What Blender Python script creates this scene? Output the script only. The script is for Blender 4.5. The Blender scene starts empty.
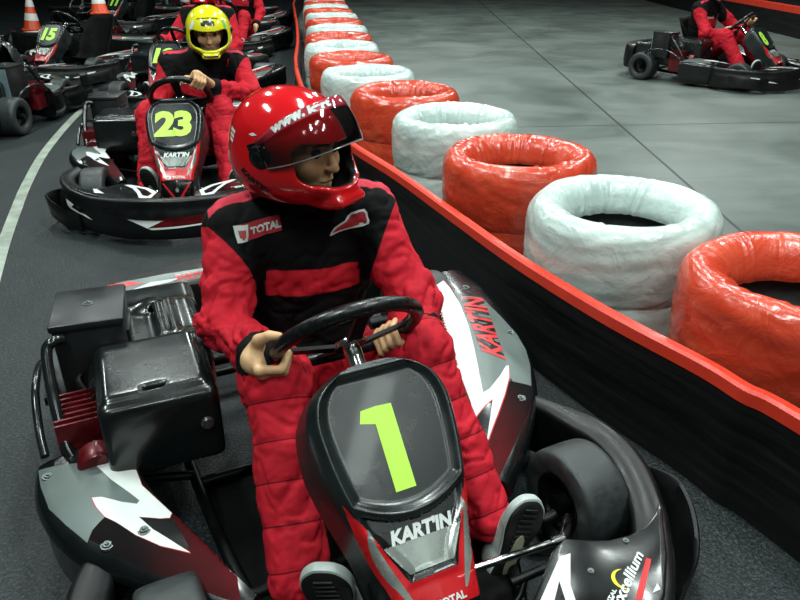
import bpy, bmesh, math, random
import numpy as np
from mathutils import Vector, Matrix, Euler
from mathutils.bvhtree import BVHTree
from mathutils.geometry import tessellate_polygon

PI = math.pi
R = math.radians
COL = bpy.context.scene.collection
rng = np.random.default_rng(7)

# ------------------------------------------------------------------ materials
def lin(c):
    if isinstance(c, str):
        c = [int(c[i:i + 2], 16) for i in (0, 2, 4)]
    return tuple((x / 255 / 12.92) if x / 255 <= .04045 else ((x / 255 + .055) / 1.055) ** 2.4 for x in c)

class NT:
    """small helper around a node tree"""
    def __init__(s, name):
        s.m = bpy.data.materials.new(name); s.m.use_nodes = True
        s.t = s.m.node_tree; s.n = s.t.nodes; s.b = s.n['Principled BSDF']
    def node(s, typ, **kw):
        n = s.n.new(typ)
        for k, v in kw.items():
            setattr(n, k, v)
        return n
    def link(s, a, b): s.t.links.new(a, b)
    def coords(s, scale=(1, 1, 1)):
        tc = s.node('ShaderNodeTexCoord'); mp = s.node('ShaderNodeMapping')
        mp.inputs['Scale'].default_value = scale
        s.link(tc.outputs['Object'], mp.inputs['Vector']); return mp.outputs['Vector']
    def noise(s, scale, detail=4, rough=.55, vec=None, dist=0):
        n = s.node('ShaderNodeTexNoise'); n.inputs['Scale'].default_value = scale
        n.inputs['Detail'].default_value = detail; n.inputs['Roughness'].default_value = rough
        n.inputs['Distortion'].default_value = dist
        s.link(vec if vec is not None else s.coords(), n.inputs['Vector']); return n.outputs['Fac']
    def ramp(s, fac, stops):
        r = s.node('ShaderNodeValToRGB'); e = r.color_ramp.elements
        while len(e) < len(stops): e.new(.5)
        for i, (p, c) in enumerate(stops):
            e[i].position = p; e[i].color = (*c, 1) if len(c) == 3 else c
        s.link(fac, r.inputs['Fac']); return r.outputs['Color']
    def mapr(s, fac, a, b, c, d):
        n = s.node('ShaderNodeMapRange')
        for i, v in enumerate((a, b, c, d)): n.inputs[i + 1].default_value = v
        s.link(fac, n.inputs[0]); return n.outputs[0]
    def math(s, op, a, b=None):
        n = s.node('ShaderNodeMath', operation=op)
        for i, v in enumerate((a, b)):
            if v is None: continue
            if isinstance(v, (int, float)): n.inputs[i].default_value = v
            else: s.link(v, n.inputs[i])
        return n.outputs[0]
    def mix(s, fac, a, b):
        n = s.node('ShaderNodeMix', data_type='RGBA')
        for i, v in ((0, fac), (6, a), (7, b)):
            if isinstance(v, (int, float)): n.inputs[i].default_value = v
            elif isinstance(v, tuple): n.inputs[i].default_value = (*v, 1)
            else: s.link(v, n.inputs[i])
        return n.outputs[2]
    def bump(s, h, strength, dist=.01, normal=None):
        n = s.node('ShaderNodeBump'); n.inputs['Strength'].default_value = strength
        n.inputs['Distance'].default_value = dist
        s.link(h, n.inputs['Height'])
        if normal is not None: s.link(normal, n.inputs['Normal'])
        return n.outputs['Normal']
    def set(s, **kw):
        for k, v in kw.items():
            k = {'base': 'Base Color', 'rough': 'Roughness', 'metal': 'Metallic', 'coat': 'Coat Weight', 'coatr': 'Coat Roughness',
                 'spec': 'Specular IOR Level', 'normal': 'Normal', 'sheen': 'Sheen Weight', 'alpha': 'Alpha', 'trans': 'Transmission Weight',
                 'sss': 'Subsurface Weight'}[k]
            i = s.b.inputs[k]
            if isinstance(v, (int, float)): i.default_value = v
            elif isinstance(v, tuple): i.default_value = (*v, 1) if len(v) == 3 else v
            else: s.link(v, i)
        return s

def pmat(name, col, rough=.45, metal=0, spec=.5, coat=0, var=.25, vs=18, rvar=.12, bump=0, bs=250, bd=.002, sheen=0):
    """plain procedural material: colour and gloss vary a little with a noise, optional fine bump"""
    t = NT(name); c = lin(col); v = t.coords()
    n = t.noise(vs, 5, .6, v)
    t.set(base=t.ramp(n, [(.3, tuple(x * (1 - var) for x in c)), (.7, tuple(min(1, x * (1 + var)) for x in c))]),
          rough=t.mapr(n, .3, .7, max(.02, rough - rvar), min(1, rough + rvar)), metal=metal, spec=spec, coat=coat, coatr=.06, sheen=sheen)
    if bump: t.set(normal=t.bump(t.noise(bs, 3, .6, v), bump, bd))
    return t.m

# ------------------------------------------------------------------ meshes
def link(o, parent=None):
    COL.objects.link(o)
    if parent is not None: o.parent = parent
    return o

def tag(o, label=None, cat=None, group=None, kind=None):
    for k, v in (('label', label), ('category', cat), ('group', group), ('kind', kind)):
        if v: o[k] = v
    return o

def empty(name, loc=(0, 0, 0), rz=0, label=None, cat=None, group=None):
    o = bpy.data.objects.new(name, None); o.location = loc; o.rotation_euler = (0, 0, rz)
    o.empty_display_size = .1
    link(o); return tag(o, label, cat, group)

class MB:
    """collects verts and faces; build() links ONE mesh object"""
    def __init__(s): s.v = []; s.f = []; s.m = []
    def add(s, v, f, mi=0, M=None):
        o = len(s.v)
        s.v += [tuple(M @ Vector(p)) if M is not None else tuple(p) for p in v]
        s.f += [tuple(i + o for i in q) for q in f]; s.m += [mi] * len(f); return s
    def grid(s, P, mi=0, cu=False, cv=False, M=None, flip=False):
        nu, nv = len(P), len(P[0]); f = []
        for i in range(nu if cu else nu - 1):
            for j in range(nv if cv else nv - 1):
                a, b, c, d = i * nv + j, ((i + 1) % nu) * nv + j, ((i + 1) % nu) * nv + (j + 1) % nv, i * nv + (j + 1) % nv
                f.append((a, d, c, b) if flip else (a, b, c, d))
        return s.add([p for r in P for p in r], f, mi, M)
    def lathe(s, prof, n=40, mi=0, M=None, closed=False):
        P = [[(r * math.cos(2 * PI * k / n), r * math.sin(2 * PI * k / n), z) for (r, z) in prof] for k in range(n)]
        return s.grid(P, mi, cu=True, cv=closed, M=M)
    def box(s, c, size, rot=(0, 0, 0), bev=.005, seg=2, mi=0, M=None):
        bm = bmesh.new(); bmesh.ops.create_cube(bm, size=1)
        bmesh.ops.scale(bm, vec=size, verts=bm.verts)
        if bev: bmesh.ops.bevel(bm, geom=bm.edges[:], offset=bev, segments=seg, affect='EDGES', profile=.5)
        T = Matrix.Translation(c) @ Euler(rot).to_matrix().to_4x4()
        if M is not None: T = M @ T
        bm.verts.index_update()
        s.add([v.co[:] for v in bm.verts], [[v.index for v in f.verts] for f in bm.faces], mi, T); bm.free(); return s
    def tube(s, path, r, n=12, mi=0, closed=False, caps=True, M=None):
        path = [Vector(p) for p in path]; N = len(path)
        rr = r if isinstance(r, (list, tuple)) else [r] * N
        P = []; up = None
        for i in range(N):
            a = path[(i - 1) % N] if (closed or i > 0) else path[i]
            b = path[(i + 1) % N] if (closed or i < N - 1) else path[i]
            t = (b - a).normalized()
            if up is None: up = t.orthogonal().normalized()
            up = (up - t * up.dot(t)).normalized(); w = t.cross(up)
            P.append([tuple(path[i] + (up * math.cos(2 * PI * k / n) + w * math.sin(2 * PI * k / n)) * rr[i]) for k in range(n)])
        s.grid(P, mi, cu=closed, cv=True, M=M)
        if caps and not closed:
            for q, fl in ((P[0], False), (P[-1], True)):
                s.add(q, [tuple(range(n))[::-1] if fl else tuple(range(n))], mi, M)
        return s
    def prism(s, poly, z0, z1, mi=0, M=None, bev=0):
        bm = bmesh.new(); vs = [bm.verts.new((x, y, z0)) for x, y in poly]
        f = bm.faces.new(vs); ex = bmesh.ops.extrude_face_region(bm, geom=[f])
        for g in ex['geom']:
            if isinstance(g, bmesh.types.BMVert): g.co.z = z1
        bmesh.ops.recalc_face_normals(bm, faces=bm.faces)
        if bev:
            bmesh.ops.bevel(bm, geom=[e for e in bm.edges if abs(e.calc_face_angle(0)) > .6], offset=bev, segments=2, affect='EDGES', profile=.5)
        bm.verts.index_update()
        s.add([v.co[:] for v in bm.verts], [[v.index for v in f.verts] for f in bm.faces], mi, M); bm.free(); return s
    def mesh(s, name, mats, angle=38, fix=False):
        me = bpy.data.meshes.new(name); me.from_pydata(s.v, [], s.f)
        for m in (mats if isinstance(mats, (list, tuple)) else [mats]): me.materials.append(m)
        me.polygons.foreach_set('material_index', s.m)
        if fix:
            bm = bmesh.new(); bm.from_mesh(me); bmesh.ops.remove_doubles(bm, verts=bm.verts, dist=1e-5)
            bmesh.ops.recalc_face_normals(bm, faces=bm.faces); bm.to_mesh(me); bm.free()
        me.validate(); me.shade_smooth()
        if angle: me.set_sharp_from_angle(angle=R(angle))
        return me
    def build(s, name, mats, parent=None, angle=38, fix=True):
        return link(bpy.data.objects.new(name, s.mesh(name, mats, angle, fix)), parent)
    def bvh(s): return BVHTree.FromPolygons([Vector(p) for p in s.v], s.f)

def catmull(pts, n=8, closed=False):
    pts = [Vector(p) for p in pts]; N = len(pts); out = []
    for i in range(N if closed else N - 1):
        g = lambda k: pts[k % N] if closed else pts[min(max(k, 0), N - 1)]
        a, b, c, d = g(i - 1), g(i), g(i + 1), g(i + 2)
        for j in range(n):
            t = j / n
            out.append(.5 * ((2 * b) + (c - a) * t + (2 * a - 5 * b + 4 * c - d) * t * t + (3 * b - a - 3 * c + d) * t ** 3))
    if not closed: out.append(pts[-1])
    return out

def interp(tab, x):
    """piecewise linear table [(x, y), ...]"""
    return float(np.interp(x, [a for a, _ in tab], [b for _, b in tab]))

def sstep(a, b, x):
    t = min(1, max(0, (x - a) / (b - a))); return t * t * (3 - 2 * t)

# ------------------------------------------------------------------ lettering and printed marks that follow a surface
_txt = {}
def text2d(s, size=1, bold=.02, shear=0, sx=1, anchor='c', spacing=1):
    key = (s, bold, shear, spacing)
    if key not in _txt:
        cu = bpy.data.curves.new('t', 'FONT'); cu.body = s; cu.offset = bold; cu.shear = shear; cu.resolution_u = 3; cu.fill_mode = 'FRONT'
        cu.space_character = spacing
        o = bpy.data.objects.new('t', cu); COL.objects.link(o)
        dg = bpy.context.evaluated_depsgraph_get(); me = bpy.data.meshes.new_from_object(o.evaluated_get(dg))
        _txt[key] = ([(v.co.x, v.co.y) for v in me.vertices], [tuple(p.vertices) for p in me.polygons])
        bpy.data.objects.remove(o); bpy.data.curves.remove(cu); bpy.data.meshes.remove(me)
    v, f = _txt[key]
    x0, x1 = min(p[0] for p in v), max(p[0] for p in v); y0, y1 = min(p[1] for p in v), max(p[1] for p in v)
    k = size / (y1 - y0); cx = (x0 + x1) / 2 if anchor == 'c' else x0; cy = (y0 + y1) / 2
    return [((a - cx) * k * sx, (b - cy) * k) for a, b in v], f

def poly2d(pts, smooth=0):
    if smooth: pts = [(p.x, p.y) for p in catmull([(x, y, 0) for x, y in pts], smooth, True)]
    return list(pts), [tuple(t) for t in tessellate_polygon([[Vector((x, y, 0)) for x, y in pts]])]

def fit2d(v, corners):
    """map a 2d shape's bounding box onto a quad: bottom-left, bottom-right, top-right, top-left"""
    x0, x1 = min(p[0] for p in v), max(p[0] for p in v); y0, y1 = min(p[1] for p in v), max(p[1] for p in v)
    A, B, C, D = [Vector(c) for c in corners]; out = []
    for x, y in v:
        a, b = (x - x0) / (x1 - x0), (y - y0) / (y1 - y0)
        p = A * (1 - a) * (1 - b) + B * a * (1 - b) + C * a * b + D * (1 - a) * b; out.append((p.x, p.y))
    return out

def decal(mb, shape, O, U, V, bvh, mi, off=.0012, cell=.012, reach=.4, back=.2, maxd=None):
    """lay a flat shape on a surface: cut it on a grid, cast every vertex along -(U x V)"""
    v, f = shape; O, U, V = Vector(O), Vector(U), Vector(V); N = U.cross(V).normalized()
    bm = bmesh.new(); bv = [bm.verts.new((x, y, 0)) for x, y in v]
    for q in f:
        try: bm.faces.new([bv[i] for i in q])
        except ValueError: pass
    for ax in (0, 1):
        lo, hi = min(p[ax] for p in v), max(p[ax] for p in v)
        for k in range(1, int((hi - lo) / cell) + 1):
            co = [0, 0, 0]; no = [0, 0, 0]; co[ax] = lo + k * cell; no[ax] = 1
            bmesh.ops.bisect_plane(bm, geom=bm.verts[:] + bm.edges[:] + bm.faces[:], plane_co=co, plane_no=no)
    pos = {}; 
    bm.verts.index_update()
    for w in bm.verts:
        p = O + U * w.co.x + V * w.co.y
        h, n, i, d = bvh.ray_cast(p + N * back, -N, back + reach)
        if h is not None:
            if n.dot(N) < 0: n = -n
            pos[w.index] = h + n * off
    base = len(mb.v); ids = {}
    for k, p in pos.items(): ids[k] = len(mb.v); mb.v.append(tuple(p))
    for q in bm.faces:
        if all(w.index in ids for w in q.verts):
            idx = [ids[w.index] for w in q.verts]
            nn = (Vector(mb.v[idx[1]]) - Vector(mb.v[idx[0]])).cross(Vector(mb.v[idx[2]]) - Vector(mb.v[idx[0]]))
            if nn.dot(N) < 0: idx.reverse()
            if maxd and max((Vector(mb.v[a]) - Vector(mb.v[b])).length for a in idx for b in idx) > maxd: continue
            mb.f.append(tuple(idx)); mb.m.append(mi)
    bm.free()

# ------------------------------------------------------------------ smooth solids from distance fields (moulded plastic, bodies, cloth)
def vnoise(p, seed=0):
    p = np.asarray(p, dtype=np.float64); i = np.floor(p).astype(np.int64); f = p - i; f = f * f * (3 - 2 * f)
    def h(a):
        n = (a[..., 0] * 73856093) ^ (a[..., 1] * 19349663) ^ (a[..., 2] * 83492791) ^ (seed * 2654435761)
        n = (n ^ (n >> 13)) * 1274126177 & 0x7fffffff
        return ((n ^ (n >> 16)) & 0xffff) / 65535.0
    out = 0
    for dx in (0, 1):
        for dy in (0, 1):
            for dz in (0, 1):
                w = (f[..., 0] if dx else 1 - f[..., 0]) * (f[..., 1] if dy else 1 - f[..., 1]) * (f[..., 2] if dz else 1 - f[..., 2])
                out = out + w * h(i + np.array([dx, dy, dz]))
    return out

def fbm(p, oct=3, seed=0):
    s = 0; a = .5; t = 0
    for k in range(oct): s = s + a * vnoise(np.asarray(p) * 2 ** k, seed + k); t += a; a *= .5
    return s / t

def smin(a, b, k):
    if k <= 0: return np.minimum(a, b)
    h = np.clip(.5 + .5 * (b - a) / k, 0, 1); return b * (1 - h) + a * h - k * h * (1 - h)

def rotm(rot):
    if rot is None: return np.eye(3)
    return np.array(rot.to_3x3()) if isinstance(rot, Matrix) else np.array(Euler(rot).to_matrix())

class Field:
    def __init__(s, lo, hi, h):
        s.lo = np.array(lo, float); s.h = h; s.n = np.ceil((np.array(hi) - s.lo) / h).astype(int) + 1
        s.F = np.full(s.n, .5, np.float32)
    def block(s, lo, hi):
        a = np.clip(np.floor((np.array(lo) - s.lo) / s.h).astype(int), 0, s.n); b = np.clip(np.ceil((np.array(hi) - s.lo) / s.h).astype(int) + 1, 0, s.n)
        sl = tuple(slice(x, y) for x, y in zip(a, b))
        g = np.stack(np.meshgrid(*[s.lo[i] + np.arange(a[i], b[i]) * s.h for i in range(3)], indexing='ij'), -1)
        return sl, g
    def op(s, d, lo, hi, k=0, mode='u'):
        m = k + 3 * s.h
        sl, g = s.block(np.array(lo) - m, np.array(hi) + m)
        if g.size == 0: return s
        v = d(g)
        s.F[sl] = smin(s.F[sl], v, k) if mode == 'u' else -smin(-s.F[sl], v, k)
        return s
    def cone(s, a, b, r1, r2=None, k=.02, mode='u'):
        r2 = r1 if r2 is None else r2; a, b = np.array(a, float), np.array(b, float); m = max(r1, r2); ab = b - a; L2 = max(ab @ ab, 1e-9)
        def d(g):
            t = np.clip(((g - a) @ ab) / L2, 0, 1); return np.linalg.norm(g - a - t[..., None] * ab, axis=-1) - (r1 + (r2 - r1) * t)
        return s.op(d, np.minimum(a, b) - m, np.maximum(a, b) + m, k, mode)
    def ell(s, c, r, rot=None, k=.02, mode='u'):
        c, r = np.array(c, float), np.array(r, float); m = r.max(); M = rotm(rot)
        def d(g):
            q = (g - c) @ M; k0 = np.linalg.norm(q / r, axis=-1); k1 = np.linalg.norm(q / r ** 2, axis=-1); return k0 * (k0 - 1) / np.maximum(k1, 1e-6)
        return s.op(d, c - m, c + m, k, mode)
    def box(s, c, half, r=.01, rot=None, k=.01, mode='u'):
        c, hf = np.array(c, float), np.array(half, float); m = np.linalg.norm(hf); M = rotm(rot)
        def d(g):
            q = np.abs((g - c) @ M) - hf + r
            return np.linalg.norm(np.maximum(q, 0), axis=-1) + np.minimum(q.max(-1), 0) - r
        return s.op(d, c - m, c + m, k, mode)
    def mesh(s):
        F = s.F; F[0], F[-1] = .5, .5; F[:, 0], F[:, -1] = .5, .5; F[:, :, 0], F[:, :, -1] = .5, .5
        S = F < 0; nx, ny, nz = S.shape
        cnt = np.zeros((nx - 1, ny - 1, nz - 1), np.int8)
        for dx in (0, 1):
            for dy in (0, 1):
                for dz in (0, 1): cnt += S[dx:nx - 1 + dx, dy:ny - 1 + dy, dz:nz - 1 + dz]
        act = (cnt > 0) & (cnt < 8); C = np.argwhere(act); idx = np.full(act.shape, -1, np.int64); idx[act] = np.arange(len(C))
        acc = np.zeros((len(C), 3)); num = np.zeros(len(C))
        co = [(x, y, z) for x in (0, 1) for y in (0, 1) for z in (0, 1)]
        val = {c: F[C[:, 0] + c[0], C[:, 1] + c[1], C[:, 2] + c[2]].astype(float) for c in co}
        for a in co:
            for ax in range(3):
                if a[ax] == 0:
                    b = list(a); b[ax] = 1; b = tuple(b); va, vb = val[a], val[b]; ch = (va < 0) != (vb < 0)
                    t = np.where(ch, va / np.where(ch, va - vb, 1), 0); p = np.array(a)[None] + t[:, None] * (np.array(b) - np.array(a))[None]
                    acc += np.where(ch[:, None], p, 0); num += ch
        V = s.lo + (C + acc / num[:, None]) * s.h; Q = []
        for ax in range(3):
            sl0 = [slice(None)] * 3; sl1 = [slice(None)] * 3; sl0[ax] = slice(0, -1); sl1[ax] = slice(1, None)
            ch = S[tuple(sl0)] != S[tuple(sl1)]; E = np.argwhere(ch); o1, o2 = [i for i in range(3) if i != ax]
            E = E[(E[:, o1] > 0) & (E[:, o2] > 0) & (E[:, o1] < S.shape[o1] - 1) & (E[:, o2] < S.shape[o2] - 1)]
            def cell(d1, d2):
                e = E.copy(); e[:, o1] -= d1; e[:, o2] -= d2; return idx[e[:, 0], e[:, 1], e[:, 2]]
            q = np.stack([cell(1, 1), cell(0, 1), cell(0, 0), cell(1, 0)], 1)
            ins = S[E[:, 0], E[:, 1], E[:, 2]]
            if ax == 1: ins = ~ins
            q = np.where(ins[:, None], q, q[:, ::-1]); Q.append(q)
        Q = np.concatenate(Q); Q = Q[(Q >= 0).all(1)]
        return V, Q

def relax(V, Q, it=1, w=.5):
    for _ in range(it):
        A = np.zeros_like(V); n = np.zeros(len(V))
        for a, b in ((0, 1), (1, 2), (2, 3), (3, 0)):
            np.add.at(A, Q[:, a], V[Q[:, b]]); np.add.at(A, Q[:, b], V[Q[:, a]]); np.add.at(n, Q[:, a], 1); np.add.at(n, Q[:, b], 1)
        V = V * (1 - w) + w * A / np.maximum(n, 1)[:, None]
    return V

def normals(V, Q):
    fn = np.cross(V[Q[:, 2]] - V[Q[:, 0]], V[Q[:, 3]] - V[Q[:, 1]]); N = np.zeros_like(V)
    for k in range(4): np.add.at(N, Q[:, k], fn)
    return N / np.maximum(np.linalg.norm(N, axis=1), 1e-12)[:, None]

def npmesh(name, V, Q, mats, attrs=None, mi=None, angle=None):
    me = bpy.data.meshes.new(name); me.vertices.add(len(V)); me.vertices.foreach_set('co', np.asarray(V, np.float32).ravel())
    me.loops.add(Q.size); me.loops.foreach_set('vertex_index', Q.ravel().astype(np.int32))
    me.polygons.add(len(Q)); me.polygons.foreach_set('loop_start', np.arange(0, Q.size, Q.shape[1], dtype=np.int32))
    for m in (mats if isinstance(mats, (list, tuple)) else [mats]): me.materials.append(m)
    if mi is not None: me.polygons.foreach_set('material_index', np.asarray(mi, np.int32))
    me.update(calc_edges=True); me.validate()
    for k, a in (attrs or {}).items():
        at = me.attributes.new(k, 'FLOAT', 'POINT'); at.data.foreach_set('value', np.asarray(a, np.float32))
    me.shade_smooth()
    if angle: me.set_sharp_from_angle(angle=R(angle))
    return me

def mb_np(V, Q, mi=0):
    b = MB(); b.v = [tuple(p) for p in V]; b.f = [tuple(int(i) for i in q) for q in Q]; b.m = [mi] * len(Q); return b

def kids(o): return [c for c in bpy.data.objects if c.parent == o]
def copy_tree(o, parent=None, skip=()):
    c = o.copy(); COL.objects.link(c)
    if parent is not None: c.parent = parent
    for ch in kids(o):
        if ch.name.split('.')[0] not in skip: copy_tree(ch, c, skip)
    return c
# ================================================================== the hall
def track_mat():
    t = NT('rubbered_asphalt'); v = t.coords()
    g = t.noise(115, 3, .75, v); s = t.noise(1.3, 5, .6, v); sw = t.noise(6, 4, .6, t.coords((1, .25, 1)))
    base = t.ramp(g, [(.34, lin('06090a')), (.5, lin('191f21')), (.66, lin('434d4e'))])
    base = t.mix(t.mapr(s, .3, .7, 0, .55), base, lin('101416'))
    base = t.mix(t.mapr(sw, .5, .75, 0, .35), base, lin('2a3233'))
    t.set(base=base, rough=t.mapr(s, .3, .7, .42, .62), spec=.4, normal=t.bump(g, .8, .005)); return t.m

def concrete_mat():
    t = NT('polished_concrete'); v = t.coords()
    s = t.noise(1.1, 6, .62, v, .6); g = t.noise(45, 4, .7, v); sk = t.noise(3.2, 5, .65, t.coords((.35, 1.6, 1)), .8)
    base = t.ramp(s, [(.28, lin('4c5450')), (.5, lin('626a65')), (.74, lin('767e78'))])
    base = t.mix(t.mapr(sk, .45, .8, 0, .5), base, lin('424946'))
    base = t.mix(t.mapr(g, .35, .75, 0, .22), base, lin('3a413e'))
    # saw-cut joints: one set along x, one slanting set
    sep = t.node('ShaderNodeSeparateXYZ'); t.link(v, sep.inputs[0]); X, Y = sep.outputs[0], sep.outputs[1]
    def joint(val):
        return t.math('LESS_THAN', t.math('ABSOLUTE', val), .009)
    (x1, y1), (x2, y2) = JA; L = math.hypot(x2 - x1, y2 - y1)
    sl = t.math('ADD', t.math('MULTIPLY', X, (y2 - y1) / L), t.math('MULTIPLY', Y, -(x2 - x1) / L))
    sl = t.math('SUBTRACT', sl, (x1 * (y2 - y1) - y1 * (x2 - x1)) / L)
    (u1, w1), (u2, w2) = JB; L2 = math.hypot(u2 - u1, w2 - w1)
    s2 = t.math('ADD', t.math('MULTIPLY', X, (w2 - w1) / L2), t.math('MULTIPLY', Y, -(u2 - u1) / L2))
    s2 = t.math('SUBTRACT', s2, (u1 * (w2 - w1) - w1 * (u2 - u1)) / L2)
    j = t.math('MAXIMUM', joint(sl), joint(s2))
    t.set(base=t.mix(j, base, lin('1e2422')), rough=t.mapr(s, .3, .7, .38, .55), spec=.45, normal=t.bump(g, .12, .002)); return t.m

def U(x, y, h=0):
    """where the sight line through a photo pixel meets the height h: used to measure positions on the track"""
    th = R(27); c, s = math.cos(th), math.sin(th); yy = (y - 300) / 700; z = (1.3 - h) / (c * yy + s)
    return (x - 400) / 700 * z, z * c - z * yy * s

JA = (U(540, 55), U(735, 226)); JB = (U(520, 127), U(800, 122))

M = {}
M['track'] = track_mat(); M['concrete'] = concrete_mat()
M['paint'] = pmat('worn_white_paint', '8d968a', .6, var=.35, vs=9)
M['black_plastic'] = pmat('black_plastic', '070909', .5, spec=.3, var=.3, vs=30, bump=.06, bs=160)
M['gloss_black'] = pmat('glossy_black_plastic', '0b0f10', .24, spec=.45, coat=.12, var=.3, vs=7, rvar=.08)
M['rubber'] = pmat('tyre_rubber', '262c2c', .5, var=.3, vs=40, bump=.15, bs=300)
M['dark_steel'] = pmat('dark_steel', '0d1011', .42, .5)
M['chrome'] = pmat('chromed_steel', 'c9ccc8', .16, 1, var=.08)
M['alu'] = pmat('dull_aluminium', '6d7472', .42, .9)
M['white'] = pmat('white_sticker', 'c9d0cc', .4, var=.05)
M['grey_sticker'] = pmat('silver_grey_sticker', '55605d', .4, .2, var=.12, vs=5)
M['red_sticker'] = pmat('red_sticker', 'b8151b', .35, coat=.1, var=.1)
def fade_mat():
    t = NT('black_to_dark_red_sticker'); v = t.coords(); s = t.node('ShaderNodeSeparateXYZ'); t.link(v, s.inputs[0])
    f = t.mapr(t.math('ABSOLUTE', s.outputs[0]), .30, .50, 1, 0); n = t.noise(14, 4, .6, v)
    t.set(base=t.mix(t.math('MULTIPLY', f, t.mapr(n, .3, .6, .6, 1)), lin('070203'), lin('520b10')), rough=.62, spec=.08); return t.m
M['dkred_sticker'] = fade_mat()
M['black_sticker'] = pmat('black_sticker', '070808', .25, coat=.4)
M['lime'] = pmat('lime_number_sticker', 'b4ec4e', .42, var=.06)
M['yellow'] = pmat('yellow_sticker', 'e2d62a', .35, var=.06)
M['orange'] = pmat('orange_sticker', 'c8622c', .4, var=.1)
M['engine_red'] = pmat('red_painted_metal', '5a0e15', .35, .3, coat=.1, var=.4, vs=30)

def prism_obj(name, poly, z0, z1, m, **kw):
    o = MB().prism(poly, z0, z1).build(name, m); return tag(o, **kw)

# where the barrier runs (world x, y), near to far
BAR = [(1.52, -.6), (1.39, 0), (1.18, .65), (0.894, 1.274), (0.818, 1.392), (0.76, 1.509), (0.58, 1.797), (0.389, 2.175), (0.215, 2.586), (-0.023, 3.162), (-0.297, 3.755),
       (-.545, 4.5), (-.765, 5.45), (-.965, 6.65), (-1.13, 8.05), (-1.38, 9.9), (-1.70, 12.05), (-2.02, 14.5), (-2.4, 19.9)]
barc = [(p.x, p.y) for p in catmull([(x, y, 0) for x, y in BAR], 6)]
def offset(path, d):
    out = []
    for i, p in enumerate(path):
        a, b = Vector(path[max(0, i - 1)]), Vector(path[min(len(path) - 1, i + 1)]); t = (b - a).normalized()
        out.append((p[0] + t.y * d, p[1] - t.x * d))
    return out

fl = MB(); bo = barc
fl.grid([[(-12, y, 0), (x + .03, y, 0)] for x, y in bo], 0)
tag(fl.build('floor', M['track'], angle=None), kind='structure')
fl = MB(); fl.grid([[(x + .03, y, 0), (14, y, 0)] for x, y in bo], 0)
tag(fl.build('floor', M['concrete'], angle=None), kind='structure')

# painted line on the asphalt
LP = [(-12, 300), (2, 250), (14, 216), (28, 182), (48, 148), (80, 112), (120, 78), (150, 62), (175, 50)]
lc = catmull([(*U(x, y), 0) for x, y in LP], 8)
lo = offset([(p.x, p.y) for p in lc], -.03); ro = offset([(p.x, p.y) for p in lc], .03)
tag(MB().grid([[(a[0], a[1], .003), (b[0], b[1], .003)] for a, b in zip(lo, ro)]).build('painted_line', M['paint']),
    'curved white painted line running along the lane left of the numbered karts', 'line')
for (a, b), nm in ((((-20, 47), (38, 37)), 'longer, nearer'), (((-20, 38), (22, 34)), 'shorter, farther')):
    A, B = Vector((*U(*a), 0)), Vector((*U(*b), 0)); d = (B - A).normalized(); n = Vector((-d.y, d.x, 0)) * .05
    tag(MB().add([A - n + Vector((0, 0, .003)), B - n + Vector((0, 0, .003)), B + n + Vector((0, 0, .003)), A + n + Vector((0, 0, .003))], [(0, 1, 2, 3)]).build('painted_line', M['paint']),
        nm + ' straight white line on the dark floor left of kart 15', 'line')

# barrier: black boards, red cap, dark ledge behind
M['board'] = pmat('scuffed_black_board', '0d0f0f', .42, var=.7, vs=14, bump=.1, bs=60)
def streak_board():
    t = NT('scuffed_black_board_streaks'); v = t.coords((1, 1, 16)); n = t.noise(2.2, 6, .65, v); n2 = t.noise(30, 4, .6)
    b = t.ramp(n, [(.35, lin('070808')), (.6, lin('121414')), (.85, lin('262a29'))])
    t.set(base=t.mix(t.mapr(n2, .62, .75, 0, .5), b, lin('1b1f1e')), rough=t.mapr(n, .3, .7, .38, .6), spec=.35, normal=t.bump(n, .1, .004)); return t.m
M['board'] = streak_board()
M['cap_red'] = pmat('red_barrier_cap', 'd23a26', .38, var=.1, vs=12)
def sweep(path, sec, mi=0, mb=None):
    mb = mb or MB(); offs = [offset(path, d) for d, z in sec]
    mb.grid([[(offs[j][i][0], offs[j][i][1], sec[j][1]) for j in range(len(sec))] for i in range(len(path))], mi, cv=True)
    return mb
bar = empty('track_barrier', (0, 0, 0), 0, 'low curving black board barrier with a red top strip beside the lane', 'barrier')
sweep(barc, [(.004, 0), (-.004, .1), (0, .2), (.004, .325), (.02, .33), (.02, 0)]).build('board', M['board'], bar)
sweep(barc, [(0, .315), (.002, .348), (.010, .356), (.030, .356), (.033, .352), (.033, .315)]).build('top_strip', M['cap_red'], bar)
sweep(barc, [(.034, .0), (.034, .338), (.036, .342), (.042, .342), (.044, .338), (.044, 0)]).build('ledge', M['black_plastic'], bar)

fb = [(6.0, 3.5), (6.05, 6), (6.1, 9), (6.12, 12), (6.2, 16), (6.3, 19.9)]
fbc = [(p.x, p.y) for p in catmull([(x, y, 0) for x, y in fb], 4)]
far = empty('track_barrier', (0, 0, 0), 0, 'distant black barrier with a red top strip beyond the passing kart', 'barrier')
sweep(fbc, [(-.03, 0), (-.03, .35), (.03, .35), (.03, 0)]).build('board', M['board'], far)
sweep(fbc, [(-.034, .34), (-.034, .43), (-.02, .44), (.03, .44), (.034, .43), (.034, .34)]).build('top_strip', M['cap_red'], far)

# dark end of the hall
M['wall'] = pmat('dark_painted_wall', '0c0e0f', .7, var=.3, vs=2)
for nm, c, s in (('wall_left', (-9.6, 11, 2.3), (.12, 24, 4.6)), ('wall_back', (1.9, 20.2, 2.3), (22.8, .12, 4.6)), ('wall_right', (13.4, 11, 2.3), (.12, 24, 4.6))):
    tag(MB().box(c, s, bev=.01).build(nm, M['wall']), kind='structure')

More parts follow.
